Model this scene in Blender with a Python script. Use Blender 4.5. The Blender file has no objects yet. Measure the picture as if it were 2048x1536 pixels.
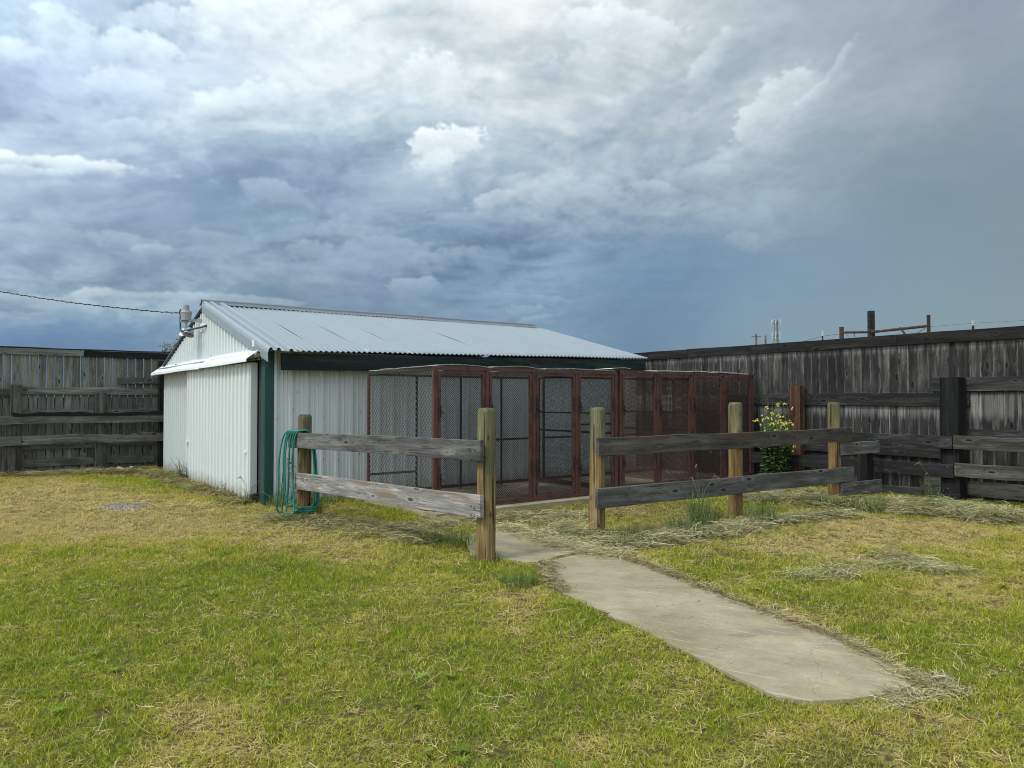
import bpy, math, random
import numpy as np
from mathutils import Vector, Matrix, Euler
from mathutils import noise as mnoise

rng = np.random.default_rng(7)
R = random.Random(11)
SC = bpy.context.scene
COL = SC.collection

# ------------------------------------------------------------------ camera
CAM_H = 1.55
F_PX = 1500.0                       # focal length in pixels of the 2048 px wide photograph
PITCH = math.atan(32 / F_PX)
cam_data = bpy.data.cameras.new('camera')
cam_data.sensor_width = 36.0
cam_data.lens = F_PX / 2048 * 36.0
cam_data.clip_start = 0.05
cam_data.clip_end = 5000
cam = bpy.data.objects.new('camera', cam_data)
cam.location = (0, 0, CAM_H)
cam.rotation_euler = (math.radians(90) + PITCH, 0, 0)
COL.objects.link(cam)
SC.camera = cam

# ------------------------------------------------------------------ node helper
class NT:
    """small helper that makes shader nodes; a socket given as a value is linked"""
    def __init__(self, tree):
        self.t = tree
    def new(self, typ, props=None, **ins):
        n = self.t.nodes.new(typ)
        for k, v in (props or {}).items():
            setattr(n, k, v)
        for k, v in ins.items():
            key = int(k[1:]) if k[0] == 'i' and k[1:].isdigit() else k.replace('_', ' ')
            self.put(n.inputs[key], v)
        return n
    def put(self, sock, v):
        if isinstance(v, bpy.types.NodeSocket):
            self.t.links.new(v, sock)
        else:
            if sock.type == 'RGBA' and hasattr(v, '__len__') and len(v) == 3:
                v = (*v, 1)
            sock.default_value = v
    def m(self, op, a, b=0.0, c=0.0, clamp=False):
        n = self.t.nodes.new('ShaderNodeMath'); n.operation = op; n.use_clamp = clamp
        self.put(n.inputs[0], a); self.put(n.inputs[1], b)
        if op in ('MULTIPLY_ADD', 'SMOOTH_MIN', 'SMOOTH_MAX'): self.put(n.inputs[2], c)
        return n.outputs[0]
    def v(self, op, a, b=(0, 0, 0), s=None):
        n = self.t.nodes.new('ShaderNodeVectorMath'); n.operation = op
        self.put(n.inputs[0], a)
        if op == 'SCALE': self.put(n.inputs['Scale'], s)
        else: self.put(n.inputs[1], b)
        return n.outputs['Value'] if op in ('DOT_PRODUCT', 'LENGTH', 'DISTANCE') else n.outputs[0]
    def noise(self, vec, scale, detail=4, rough=.5, out=0, dist=0.0, typ='FBM'):
        n = self.new('ShaderNodeTexNoise', {'noise_type': typ}, Vector=vec, Scale=scale, Detail=detail, Roughness=rough, Distortion=dist)
        return n.outputs[out]
    def mix(self, f, a, b, blend='MIX'):
        n = self.t.nodes.new('ShaderNodeMix'); n.data_type = 'RGBA'; n.blend_type = blend
        self.put(n.inputs[0], f); self.put(n.inputs[6], a); self.put(n.inputs[7], b)
        return n.outputs[2]
    def smooth(self, x, lo, hi):
        n = self.t.nodes.new('ShaderNodeMapRange'); n.interpolation_type = 'SMOOTHSTEP'
        self.put(n.inputs[0], x); self.put(n.inputs[1], lo); self.put(n.inputs[2], hi)
        return n.outputs[0]
    def ramp(self, x, stops, interp='LINEAR'):
        n = self.t.nodes.new('ShaderNodeValToRGB'); n.color_ramp.interpolation = interp
        el = n.color_ramp.elements
        while len(el) < len(stops): el.new(0.5)
        for e, (p, c) in zip(el, stops):
            e.position = p; e.color = c if len(c) == 4 else (*c, 1)
        self.put(n.inputs[0], x)
        return n.outputs[0], n.outputs[1]
    def comb(self, x, y, z):
        return self.new('ShaderNodeCombineXYZ', None, X=x, Y=y, Z=z).outputs[0]
    def sep(self, v):
        o = self.new('ShaderNodeSeparateXYZ', None, Vector=v).outputs
        return o[0], o[1], o[2]

def lin(c):
    return tuple(((x / 255) / 12.92 if x / 255 <= .04045 else ((x / 255 + .055) / 1.055) ** 2.4) for x in c)

# ------------------------------------------------------------------ world: clear sky seen through broken storm cloud
SUN_AZ, SUN_EL = math.radians(232), math.radians(52)    # azimuth clockwise from +Y: the sun stands behind the camera, to the left
SKY_STRENGTH = 0.15
world = bpy.data.worlds.new('World'); SC.world = world
world.use_nodes = True
wt = world.node_tree; wt.nodes.clear()
W = NT(wt)
# ------------------------------------------------------------------ cloud deck, computed over the whole sky from direction alone
SKY_X = [0, 256, 512, 768, 1024, 1280, 1536, 1792, 2048]
SKY_Y = [0, 60, 120, 180, 240, 300, 340, 400, 450, 500, 560, 600, 650, 700]
SKY_RGB = [
 [(170,192,215),(178,196,216),(200,212,226),(212,220,228),(215,221,228),(218,225,230),(196,206,216),(180,189,203),(163,172,192)],
 [(172,194,216),(176,194,214),(192,205,224),(216,222,230),(192,203,212),(220,226,232),(200,210,218),(178,188,202),(160,171,190)],
 [(158,178,207),(172,189,214),(174,190,214),(210,218,228),(205,213,222),(213,220,227),(200,209,217),(175,185,198),(155,167,184)],
 [(152,172,203),(165,184,210),(178,196,216),(205,213,225),(210,217,225),(196,205,214),(192,202,211),(168,179,192),(148,161,177)],
 [(150,170,200),(160,179,206),(184,200,215),(190,203,218),(198,208,219),(182,196,210),(186,197,208),(157,170,184),(141,155,171)],
 [(168,186,206),(160,177,204),(165,185,206),(170,190,209),(188,202,216),(168,182,200),(168,183,198),(142,159,174),(136,151,167)],
 [(165,182,205),(152,171,200),(158,175,203),(162,182,206),(172,190,208),(162,179,198),(156,172,188),(134,153,169),(133,149,165)],
 [(150,168,192),(138,160,188),(128,152,184),(152,173,198),(170,187,205),(162,178,197),(146,165,183),(128,149,165),(131,148,163)],
 [(150,170,194),(140,161,190),(122,149,180),(140,163,191),(152,171,195),(140,161,185),(134,156,177),(126,149,165),(130,148,162)],
 [(150,168,194),(142,162,188),(124,152,181),(138,162,190),(136,160,188),(116,146,178),(126,151,174),(125,149,166),(130,149,162)],
 [(132,158,182),(140,163,186),(134,160,184),(130,157,185),(122,152,182),(104,140,174),(120,148,174),(127,151,168),(131,150,162)],
 [(142,165,190),(148,171,193),(142,167,190),(128,156,184),(120,151,183),(100,137,172),(118,147,172),(128,152,168),(131,150,161)],
 [(92,130,176),(100,138,178),(134,158,182),(124,151,180),(116,145,177),(98,133,168),(120,149,173),(129,153,168),(131,151,161)],
 [(86,123,172),(92,128,174),(120,147,178),(118,146,177),(108,140,174),(95,131,167),(122,150,172),(130,153,167),(132,151,160)]]
# how lumpy the deck is, same grid
SKY_AMP = [
 [.9,.9,.8,.7,.8,.8,.55,.35,.25],[.9,.9,.8,.7,.9,.8,.6,.35,.2],[.9,.9,.8,.8,.8,.8,.6,.35,.15],[.9,.9,.9,.8,.8,.7,.6,.3,.12],[.8,.9,.9,.8,.8,.7,.6,.25,.1],
 [.7,.8,.8,.8,.8,.7,.5,.15,.06],[.7,.7,.8,.8,.8,.7,.5,.1,.05],[.8,.7,.6,.8,.9,.8,.4,.06,.04],[.8,.7,.5,.9,1.,.6,.3,.04,.03],[.9,.8,.6,1.,.9,.3,.15,.03,.03],
 [.9,.9,.8,1.,.9,.25,.06,.03,.03],[.7,.9,.8,1.,.8,.35,.04,.03,.02],[.3,.4,.6,.7,.6,.15,.03,.02,.02],[.12,.12,.3,.4,.3,.05,.02,.02,.02]]
def _lin(a):
    a = np.asarray(a, float) / 255.0
    return np.where(a <= .04045, a / 12.92, ((a + .055) / 1.055) ** 2.4)
_sr = np.random.default_rng(42)
def _spec(n, beta, lo=1.0, seed=0):
    """tileable spectral noise, unit variance"""
    g = np.random.default_rng(seed); f = np.fft.fftfreq(n) * n
    r = np.hypot(f[:, None], f[None, :]); r[0, 0] = 1
    a = r ** (-beta) * (r >= lo); a[0, 0] = 0
    z = np.fft.ifft2(np.fft.fft2(g.standard_normal((n, n))) * a).real
    return (z / z.std()).astype(np.float32)
def _oct(n, k, seed):
    """one band of noise around k cycles"""
    g = np.random.default_rng(seed); f = np.fft.fftfreq(n) * n
    r = np.hypot(f[:, None], f[None, :])
    a = np.exp(-((np.log2(np.maximum(r, .5)) - math.log2(k)) / .55) ** 2); a[0, 0] = 0
    z = np.fft.ifft2(np.fft.fft2(g.standard_normal((n, n))) * a).real
    return z / z.std()
def _billow(n, k0, octs, gain, seed):
    """rounded heads and thin dark creases, like cumulus"""
    r = 0; a = 1.0; t = 0
    for i in range(octs):
        r = r + a * (np.sqrt(np.abs(_oct(n, k0 * 2 ** i, seed + i)) + .0)); t += a; a *= gain
    r = r / t; r = (r - r.mean()) / r.std()
    return r.astype(np.float32)
def _samp(T, u, v):
    n = T.shape[0]; u = (u % 1.0) * n; v = (v % 1.0) * n
    i, j = np.floor(u).astype(np.int32), np.floor(v).astype(np.int32); fu, fv = (u - i).astype(np.float32), (v - j).astype(np.float32)
    i %= n; j %= n; i2, j2 = (i + 1) % n, (j + 1) % n
    return T[j, i] * (1 - fu) * (1 - fv) + T[j, i2] * fu * (1 - fv) + T[j2, i] * (1 - fu) * fv + T[j2, i2] * fu * fv
T_F = _spec(1024, 1.75, 2, 1); T_F2 = _spec(1024, 1.6, 3, 2); T_W1 = _spec(1024, 2.0, 2, 3); T_W2 = _spec(1024, 2.0, 2, 4)
T_B = _billow(1024, 5, 7, .56, 10); T_D = _spec(1024, 1.25, 10, 5)
def _grid(G, px, py):
    G = np.asarray(G, float)
    xs, ys = np.array(SKY_X, float), np.array(SKY_Y, float)
    fx = np.interp(px, xs, np.arange(len(xs))); fy = np.interp(py, ys, np.arange(len(ys)))
    i = np.clip(np.floor(fx).astype(int), 0, len(xs) - 2); j = np.clip(np.floor(fy).astype(int), 0, len(ys) - 2)
    u, v = fx - i, fy - j; u = u * u * (3 - 2 * u) * .6 + u * .4; v = v * v * (3 - 2 * v) * .4 + v * .6
    if G.ndim == 3: u, v = u[..., None], v[..., None]
    return (G[j, i] * (1 - u) + G[j, i + 1] * u) * (1 - v) + (G[j + 1, i] * (1 - u) + G[j + 1, i + 1] * u) * v
def _sst(x, a, b):
    t = np.clip((x - a) / (b - a), 0, 1); return t * t * (3 - 2 * t)
# separate cloud heads: (column, row, half width, half height, turn, top colour, base colour, opacity, fray, softness)
HEADS = [
 (884, 288, 60, 30, -.05, (250,252,254), (214,224,234), .95, .42, .30), (878, 322, 26, 26, 0, (232,238,243), (205,217,229), .8, .5, .5),
 (884, 152, 48, 38, .1, (240,244,248), (214,222,230), .75, .5, .5), (912, 195, 44, 26, .4, (226,232,238), (208,217,227), .6, .55, .7),
 (266, 96, 74, 34, .30, (214,226,239), (184,200,222), .85, .32, .35), (236, 160, 88, 42, .20, (206,218,234), (174,191,215), .9, .34, .35), (200, 150, 50, 34, -.2, (204,217,233), (178,195,218), .8, .4, .4),
 (100, 60, 84, 46, .15, (206,221,235), (178,196,218), .8, .55, .6), (30, 100, 55, 32, .1, (206,220,234), (176,194,218), .8, .5, .5), (155, 90, 26, 36, -.3, (200,216,232), (175,193,217), .7, .5, .5),
 (292, 18, 50, 26, 0, (206,217,232), (186,200,222), .8, .4, .4),
 (478, 196, 84, 36, -.12, (226,234,240), (194,208,220), .85, .42, .45), (400, 215, 60, 26, -.3, (216,226,235), (186,202,217), .6, .6, .7),
 (244, 250, 34, 16, 0, (192,207,224), (168,186,210), .8, .4, .4),
 (520, 20, 110, 40, .05, (240,244,249), (214,222,232), .7, .6, .9), (660, 90, 120, 50, .1, (222,228,235), (206,215,225), .6, .6, .9),
 (70, 318, 150, 11, .10, (236,241,245), (204,215,226), .8, .55, .7), (20, 336, 70, 9, .05, (214,224,234), (190,204,219), .7, .4, .4),
 (1550, 205, 120, 26, -.78, (224,230,236), (196,206,216), .9, .40, .40), (1600, 190, 80, 40, -.8, (206,214,223), (190,200,211), .7, .5, .8), (1685, 115, 60, 12, -1.0, (206,214,222), (186,196,208), .7, .4, .5),
 (1640, 175, 44, 10, -.75, (214,222,229), (190,200,212), .7, .4, .4), (1425, 108, 60, 14, -.85, (220,228,234), (200,210,219), .6, .5, .6),
 (1262, 48, 70, 26, .1, (240,244,247), (214,222,229), .75, .5, .6), (1150, 130, 80, 18, .1, (222,228,234), (202,211,220), .6, .6, .8),
 (1455, 315, 50, 26, -.5, (190,204,215), (166,182,197), .7, .4, .45), (1420, 350, 50, 26, 0, (180,194,208), (158,174,191), .75, .4, .4), (1520, 395, 70, 30, 0, (160,176,193), (142,161,179), .7, .4, .5),
 (1505, 450, 46, 40, .2, (152,172,191), (136,158,178), .85, .30, .30), (1485, 478, 26, 18, .2, (148,168,188), (134,156,177), .8, .35, .35),
 (1010, 390, 70, 18, -.25, (212,222,231), (180,195,211), .75, .45, .4), (1090, 372, 60, 18, -.1, (196,209,221), (172,188,205), .7, .45, .5), (1300, 375, 34, 14, 0, (188,201,214), (166,182,200), .7, .35, .4),
 (1170, 395, 90, 20, -.05, (186,199,213), (160,177,197), .6, .5, .5), (700, 455, 90, 20, .05, (166,184,206), (146,167,193), .6, .5, .5), (620, 500, 50, 20, 0, (160,178,203), (142,163,190), .75, .42, .4), (760, 500, 90, 26, 0, (158,177,201), (142,164,192), .6, .5, .5),
 (560, 392, 70, 24, .25, (168,187,207), (150,171,197), .65, .5, .5), (930, 500, 60, 22, -.2, (166,185,206), (142,165,192), .6, .5, .4), (820, 575, 44, 12, -.1, (160,181,203), (138,162,189), .75, .4, .35),
 (190, 583, 60, 10, -.12, (204,216,226), (166,184,203), .8, .35, .3), (290, 588, 120, 9, .03, (188,202,214), (160,180,199), .75, .35, .3), (470, 598, 140, 10, .06, (170,189,204), (152,174,194), .7, .35, .35), (50, 598, 100, 8, .05, (170,188,204), (150,172,194), .6, .4, .3),
 (1045, 620, 36, 10, 0, (158,180,202), (132,160,188), .6, .45, .4), (1040, 595, 60, 8, .1, (146,170,195), (124,153,184), .6, .45, .4), (1060, 640, 40, 7, -.2, (158,180,202), (120,152,185), .6, .45, .4),
 (410, 475, 60, 12, .1, (158,176,199), (140,162,188), .5, .5, .5), (150, 470, 90, 14, .1, (168,185,203), (148,168,193), .6, .5, .5), (300, 500, 30, 8, 0, (180,194,208), (150,170,192), .6, .5, .5), (100, 385, 120, 16, .0, (160,178,200), (142,163,188), .5, .5, .6)]
def sky_rgb(dx_, dy_, dz_):
    """linear colour of the clouded sky for unit directions (numpy arrays)"""
    az_ = np.arctan2(dx_, dy_); h = np.sqrt(dx_ * dx_ + dy_ * dy_); el = np.arctan2(np.maximum(dz_, 0), h)
    # coordinates on the deck of cloud overhead
    q = 1.0 / (np.maximum(dz_, 0) + .14)
    X, Y = dx_ * q * .16, dy_ * q * .16
    w1, w2 = _samp(T_W1, X * .9 + .13, Y * .9 + .31), _samp(T_W2, X * .9 + .53, Y * .9 + .77)
    Xw, Yw = X + w1 * .018, Y + w2 * .018
    # angular coordinates, for effects that do not shrink toward the horizon
    A, B = az_ * .21, el * .30
    a1, a2 = _samp(T_F, A, B), _samp(T_F2, A + .4, B + .2)
    fine1, fine2 = _samp(T_D, A * 1.6 + .1, B * 1.9), _samp(T_D, A * 1.6 + .6, B * 1.9 + .3)
    # photograph-like coordinates of a direction, defined for the whole sphere
    azc = np.clip(az_, -1.2, 1.2); px = 1024 + F_PX * np.tan(azc * .9999); py = 800 - F_PX * np.clip(np.tan(np.minimum(el, 1.3)) / np.cos(np.clip(az_, -.75, .75)), 0, 3)
    low = _sst(el, .0, .16)
    pxw = px + (a1 * 52 + fine1 * 10) ; pyw = py + (a2 * 36 + fine2 * 9) * (.15 + .85 * low)
    pxc, pyc = np.clip(pxw, 0, 2048), np.clip(pyw, 0, 700)
    base = _lin(_grid(SKY_RGB, pxc, pyc)) * (1 - .09 * _sst(-pyc, -200, -40) * _sst(pxc, 300, 700) - .07 * _sst(pxc, 1500, 1850))[..., None]; amp = _grid(SKY_AMP, pxc, pyc)
    # lumps with light from the upper left
    def H(x, y): return .55 * _samp(T_F, x * 1.3, y * 1.3) + .42 * _samp(T_B, x * 1.0 + .2, y * 1.0)
    e = .0035
    h0 = H(Xw, Yw)
    rel = (H(Xw - e * .7, Yw + e * 1.5 * 0 - e) - h0)
    bump_ = np.clip(-rel * 1.1, -1, 1)
    e2 = .004
    c0 = .55 * _samp(T_B, A * 1.25, B * 1.6) + .35 * fine1
    c1 = .55 * _samp(T_B, (A - e2) * 1.25, (B + e2 * 1.2) * 1.6) + .35 * _samp(T_D, (A - e2) * 1.6 + .1, (B + e2 * 1.2) * 1.9)
    rel2 = np.clip((c0 - c1) * 1.0, -1, 1)
    hb = _samp(T_F2, Xw * .62 + .37, Yw * .62 + .11); hb2 = _samp(T_F2, (Xw - .010) * .62 + .37, (Yw - .014) * .62 + .11)
    bk = .5 * _samp(T_B, A * .55 + .3, B * .95 + .1) + .5 * a2; bk2 = .5 * _samp(T_B, (A - .007) * .55 + .3, (B + .010) * .95 + .1) + .5 * _samp(T_F2, A - .007 + .4, B + .010 + .2)
    mod = 1 + amp * (.15 * bump_ + .05 * h0 + .105 * rel2 + .035 * a1 + .30 * np.clip(hb - hb2, -.6, .6) + .07 * hb + .26 * np.clip(bk - bk2, -.6, .6) + .05 * bk)
    mod = np.clip(1 + (mod - 1) * .78, .66, 1.32)
    rgb = base * mod[..., None] ** np.array((1.25, 1.0, .72))
    for (cx, cy, hw, hh, turn, top, bot, op, fray, soft) in HEADS:
        X_, Y_ = px - cx, py - cy
        near = (np.abs(X_) < hw * 2.6 + 60) & (np.abs(Y_) < max(hw, hh) * 2.2 + 60) & (np.abs(az_) < .9)
        if not near.any(): continue
        xx, yy = X_[near], Y_[near]; ct, st = math.cos(turn), math.sin(turn)
        u = (xx * ct + yy * st) / hw; v = (-xx * st + yy * ct) / hh
        f1, cb, rl = fine1[near], c0[near], rel2[near]
        r_ = np.sqrt(u * u + v * v) - fray * (cb * .75 + f1 * .35 + a1[near] * .30)
        # crisp along the lit upper edge, dissolving below
        edge = soft * (.55 + 1.1 * _sst(v + .25 * f1, -.5, .9))
        m_ = _sst(-r_, -1.12 - edge * .8, -1.12 + edge * .9) * op
        g = _sst(v + .35 * cb, -1.0, 1.1)[..., None]
        c = _lin(top) * (1 - g) + _lin(bot) * g
        c = c * (1 + .10 * rl + .03 * cb)[..., None]
        c = c * .88 + rgb[near] * mod[near][..., None] * .12
        rgb[near] = rgb[near] * (1 - m_[..., None]) + c * m_[..., None]
    # out of the picture overhead and behind: even, paler broken cloud, brightest round the hidden sun
    away = np.maximum(_sst(el, .55, .95), _sst(np.abs(az_), .75, 1.25))[..., None]
    oth = _lin((186, 197, 211)) * (1 + .16 * h0 + .08 * bump_)[..., None]
    rgb = rgb * (1 - away) + oth * away
    rgb = np.clip(rgb, .01, 2); lum = (rgb * (.25, .6, .15)).sum(-1, keepdims=True)
    return rgb * .78 + lum * .22 * np.array((.96, 1.02, 1.06))

def sky_image(w=4096, h=1024):
    """the computed sky laid out by azimuth (across) and elevation (up)"""
    img = bpy.data.images.new('cloud_deck', w, h, alpha=False, float_buffer=True)
    buf = np.ones((h, w, 4), np.float32)
    a_ = ((np.arange(w) + .5) / w - .5) * 2 * math.pi
    for j in range(0, h, 128):
        e_ = (np.arange(j, min(h, j + 128)) + .5) / h * math.pi / 2
        AA, EE = np.meshgrid(a_, e_)
        buf[j:j + 128, :, :3] = np.array((.860, .903, .885)) * sky_rgb(np.sin(AA) * np.cos(EE), np.cos(AA) * np.cos(EE), np.sin(EE))
    img.colorspace_settings.name = 'Linear Rec.709'
    img.pixels.foreach_set(buf.ravel()); img.update(); img.pack()
    return img
tc = W.new('ShaderNodeTexCoord').outputs['Generated']
dx, dy, dz = W.sep(tc)
sky = W.new('ShaderNodeTexSky', {'sky_type': 'NISHITA', 'sun_disc': False, 'sun_elevation': SUN_EL,
                                 'sun_rotation': SUN_AZ, 'dust_density': 2.0, 'ozone_density': 2.0}).outputs[0]
iu = W.m('ADD', W.m('DIVIDE', W.m('ARCTAN2', dx, dy), 2 * math.pi), .5)
iv = W.m('DIVIDE', W.m('ARCSINE', W.m('MAXIMUM', dz, 0.0)), math.pi / 2)
cn = W.new('ShaderNodeTexImage', {'interpolation': 'Cubic', 'extension': 'EXTEND'}, Vector=W.comb(iu, iv, 0.0))
cn.image = sky_image()
cloud = cn.outputs[0]
# thin spots let a little of the blue through; below the horizon the ground's colour
thin = .06
cl_scaled = W.v('SCALE', cloud, s=1.0 / SKY_STRENGTH)
skycol = W.mix(thin, cl_scaled, sky)
# toward the hidden sun (behind the camera) the deck is thinner and brighter
sdir = Vector((math.sin(SUN_AZ) * math.cos(SUN_EL), math.cos(SUN_AZ) * math.cos(SUN_EL), math.sin(SUN_EL)))
glow = W.smooth(W.v('DOT_PRODUCT', tc, tuple(sdir)), -.15, 1.0)
skycol = W.v('SCALE', skycol, s=W.m('ADD', 1.0, W.m('MULTIPLY', glow, 1.3)))
below = W.smooth(dz, -.01, .0)
skycol = W.mix(below, (.10 / SKY_STRENGTH, .10 / SKY_STRENGTH, .06 / SKY_STRENGTH), skycol)
bg = W.new('ShaderNodeBackground', None, Color=skycol, Strength=SKY_STRENGTH)
wo = W.new('ShaderNodeOutputWorld'); wt.links.new(bg.outputs[0], wo.inputs[0])
world.cycles.sampling_method = 'MANUAL'; world.cycles.sample_map_resolution = 512

sl = bpy.data.lights.new('sun', 'SUN'); sl.energy = 1.75; sl.angle = math.radians(11); sl.color = (1, .965, .90)
sun = bpy.data.objects.new('sun', sl); COL.objects.link(sun)
sun.rotation_euler = sdir.to_track_quat('Z', 'Y').to_euler()

SC.view_settings.view_transform = 'Standard'; SC.view_settings.look = 'None'
SC.view_settings.exposure = 0.2; SC.view_settings.gamma = 1.0
SC.view_settings.use_curve_mapping = False
SC.cycles.max_bounces = 6; SC.cycles.diffuse_bounces = 3; SC.cycles.transparent_max_bounces = 6
SC.cycles.use_denoising = True
SC.cycles.filter_width = 1.05

# ------------------------------------------------------------------ measuring: a pixel of the photograph -> a point of the yard
def ray(px, py):
    x, y, z = (px - 1024) / F_PX, 1.0, (768 - py) / F_PX
    c, s = math.cos(PITCH), math.sin(PITCH)
    return Vector((x, y * c - z * s, y * s + z * c))
def at(px, py, Y):
    r = ray(px, py); r = r * (Y / r.y)
    return Vector((r.x, r.y, r.z + CAM_H))
def gp(px, py, z=0.0):
    r = ray(px, py); t = (z - CAM_H) / r.z
    return Vector((r.x * t, r.y * t, z))

# ------------------------------------------------------------------ object helpers
class MB:
    def __init__(s):
        s.v = []; s.f = []
    def box(s, c, size, M=None):
        hx, hy, hz = size[0] / 2, size[1] / 2, size[2] / 2
        b = len(s.v)
        for (x, y, z) in ((-1,-1,-1),(1,-1,-1),(1,1,-1),(-1,1,-1),(-1,-1,1),(1,-1,1),(1,1,1),(-1,1,1)):
            p = Vector((x * hx, y * hy, z * hz))
            if M is not None: p = M @ p
            s.v.append(tuple(p + Vector(c)))
        for q in ((0,3,2,1),(4,5,6,7),(0,1,5,4),(1,2,6,5),(2,3,7,6),(3,0,4,7)):
            s.f.append(tuple(b + i for i in q))
        return s
    def bar(s, a, b, w, h, up=(0, 0, 1)):
        """box from a to b, w wide across, h high"""
        a, b = Vector(a), Vector(b); d = b - a; L = d.length; d.normalize()
        u = Vector(up)
        side = d.cross(u)
        if side.length < 1e-4: side = d.cross(Vector((1, 0, 0)))
        side.normalize(); u = side.cross(d)
        M = Matrix((d, side, u)).transposed()
        return s.box((a + b) / 2, (L, w, h), M)
    def tube(s, pts, r, n=8, cap=True):
        pts = [Vector(p) for p in pts]; b0 = len(s.v)
        rs = r if hasattr(r, '__len__') else [r] * len(pts)
        ref = None
        for i, p in enumerate(pts):
            d = (pts[min(i + 1, len(pts) - 1)] - pts[max(i - 1, 0)])
            d.normalize()
            if ref is None:
                ref = Vector((0, 0, 1)) if abs(d.z) < .9 else Vector((1, 0, 0))
            a = d.cross(ref)
            if a.length < 1e-5: a = d.orthogonal()
            a.normalize(); b = a.cross(d).normalized(); ref = b
            for k in range(n):
                t = 2 * math.pi * k / n
                s.v.append(tuple(p + (a * math.cos(t) + b * math.sin(t)) * rs[i]))
        for i in range(len(pts) - 1):
            for k in range(n):
                a0 = b0 + i * n + k; a1 = b0 + i * n + (k + 1) % n
                s.f.append((a0, a1, a1 + n, a0 + n))
        if cap:
            s.f.append(tuple(b0 + k for k in range(n))[::-1])
            e = b0 + (len(pts) - 1) * n
            s.f.append(tuple(e + k for k in range(n)))
        return s
    def prism(s, prof, a, b):
        """profile of 3D offsets swept from a to b"""
        n = len(prof); b0 = len(s.v)
        for o in (a, b):
            for p in prof: s.v.append(tuple(Vector(o) + Vector(p)))
        for k in range(n):
            j = (k + 1) % n
            s.f.append((b0 + k, b0 + j, b0 + n + j, b0 + n + k))
        s.f.append(tuple(range(b0, b0 + n))[::-1]); s.f.append(tuple(range(b0 + n, b0 + 2 * n)))
        return s
    def grid(s, P, closed=False):
        """P: list of rows of points"""
        b0 = len(s.v); nr, nc = len(P), len(P[0])
        for row in P:
            for p in row: s.v.append(tuple(p))
        for i in range(nr - 1):
            for j in range(nc - 1):
                a = b0 + i * nc + j
                s.f.append((a, a + 1, a + nc + 1, a + nc))
        return s
    def mesh(s, name):
        me = bpy.data.meshes.new(name); me.from_pydata(s.v, [], s.f); me.update()
        return me
    def build(s, name, mat, parent=None, smooth=False, loc=None, M=None, label=None):
        me = s.mesh(name); me.materials.append(mat)
        if smooth: me.polygons.foreach_set('use_smooth', [True] * len(me.polygons))
        return link(name, me, parent, M=M, loc=loc, label=label)

def link(name, me, parent=None, M=None, loc=None, label=None):
    o = bpy.data.objects.new(name, me); COL.objects.link(o)
    if parent is not None: o.parent = parent
    if M is not None: o.matrix_local = M
    if loc is not None: o.location = loc
    if label: o['label'] = label
    return o
def thing(name, label, cat, loc=(0, 0, 0), yaw=0.0, group=None):
    o = bpy.data.objects.new(name, None); COL.objects.link(o)
    o.empty_display_size = .2
    o.location = loc; o.rotation_euler = (0, 0, yaw)
    o['label'] = label; o['category'] = cat
    if group: o['group'] = group
    return o
def tag(o, label=None, cat=None, group=None, kind=None):
    if label: o['label'] = label
    if cat: o['category'] = cat
    if group: o['group'] = group
    if kind: o['kind'] = kind
    return o
def frame(o, ax):
    """matrix with origin o and x axis along ax (horizontal)"""
    ax = Vector(ax).normalized(); z = Vector((0, 0, 1)); y = z.cross(ax)
    M = Matrix((ax, y, z)).transposed().to_4x4(); M.translation = o
    return M

def board_mesh(L, w, t, wob=0.0, chamfer=.004, seg=None, seed=0, wane=0.0):
    """sawn board along local x, w high along z, t thick along y, centred; wob = warp, wane = bark-side unevenness of the top edge"""
    n = seg or (2 if wob == 0 and wane == 0 else max(4, int(L / .12)))
    mb = MB(); rows = []
    c = chamfer
    for i in range(n + 1):
        x = -L / 2 + L * i / n
        dw = wob * mnoise.noise(Vector((x * .9, seed * 3.7, 0))) * 1.6
        dt = wane * (abs(mnoise.noise(Vector((x * 3.1, seed * 7.7, 5)))) * 1.4 + .3 * mnoise.noise(Vector((x * 11, seed, 2))))
        db = .3 * wane * mnoise.noise(Vector((x * 2.3, seed * 1.7, 9)))
        dy = wob * .6 * mnoise.noise(Vector((x * .8, seed * 5.1, 3)))
        z0, z1 = -w / 2 + dw + db, w / 2 + dw - dt
        y0, y1 = -t / 2 + dy, t / 2 + dy
        rows.append([(x, y0 + c, z0), (x, y1 - c, z0), (x, y1, z0 + c), (x, y1, z1 - c), (x, y1 - c, z1), (x, y0 + c, z1), (x, y0, z1 - c), (x, y0, z0 + c)])
    m = 8
    for r_ in rows: mb.v.extend(r_)
    for i in range(n):
        for k in range(m):
            a = i * m + k; b = i * m + (k + 1) % m
            mb.f.append((a, a + m, b + m, b))
    mb.f.append(tuple(range(m)))
    mb.f.append(tuple(n * m + k for k in range(m))[::-1])
    return mb.mesh('board')

def board(name, a, b, w, t, mat, parent, wob=0.0, wane=0.0, up=(0, 0, 1), label=None, roll=0.0, seg=None):
    """board from a to b in the parent's space"""
    a, b = Vector(a), Vector(b); d = (b - a); L = d.length; d.normalize()
    u = Vector(up); side = u.cross(d).normalized(); u = d.cross(side)
    if roll:
        q = Matrix.Rotation(roll, 3, d); side = q @ side; u = q @ u
    M = Matrix((d, side, u)).transposed().to_4x4(); M.translation = (a + b) / 2
    me = board_mesh(L, w, t, wob, seed=R.random() * 50, wane=wane, seg=seg)
    me.materials.append(mat)
    return link(name, me, parent, M=M, label=label)

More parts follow.
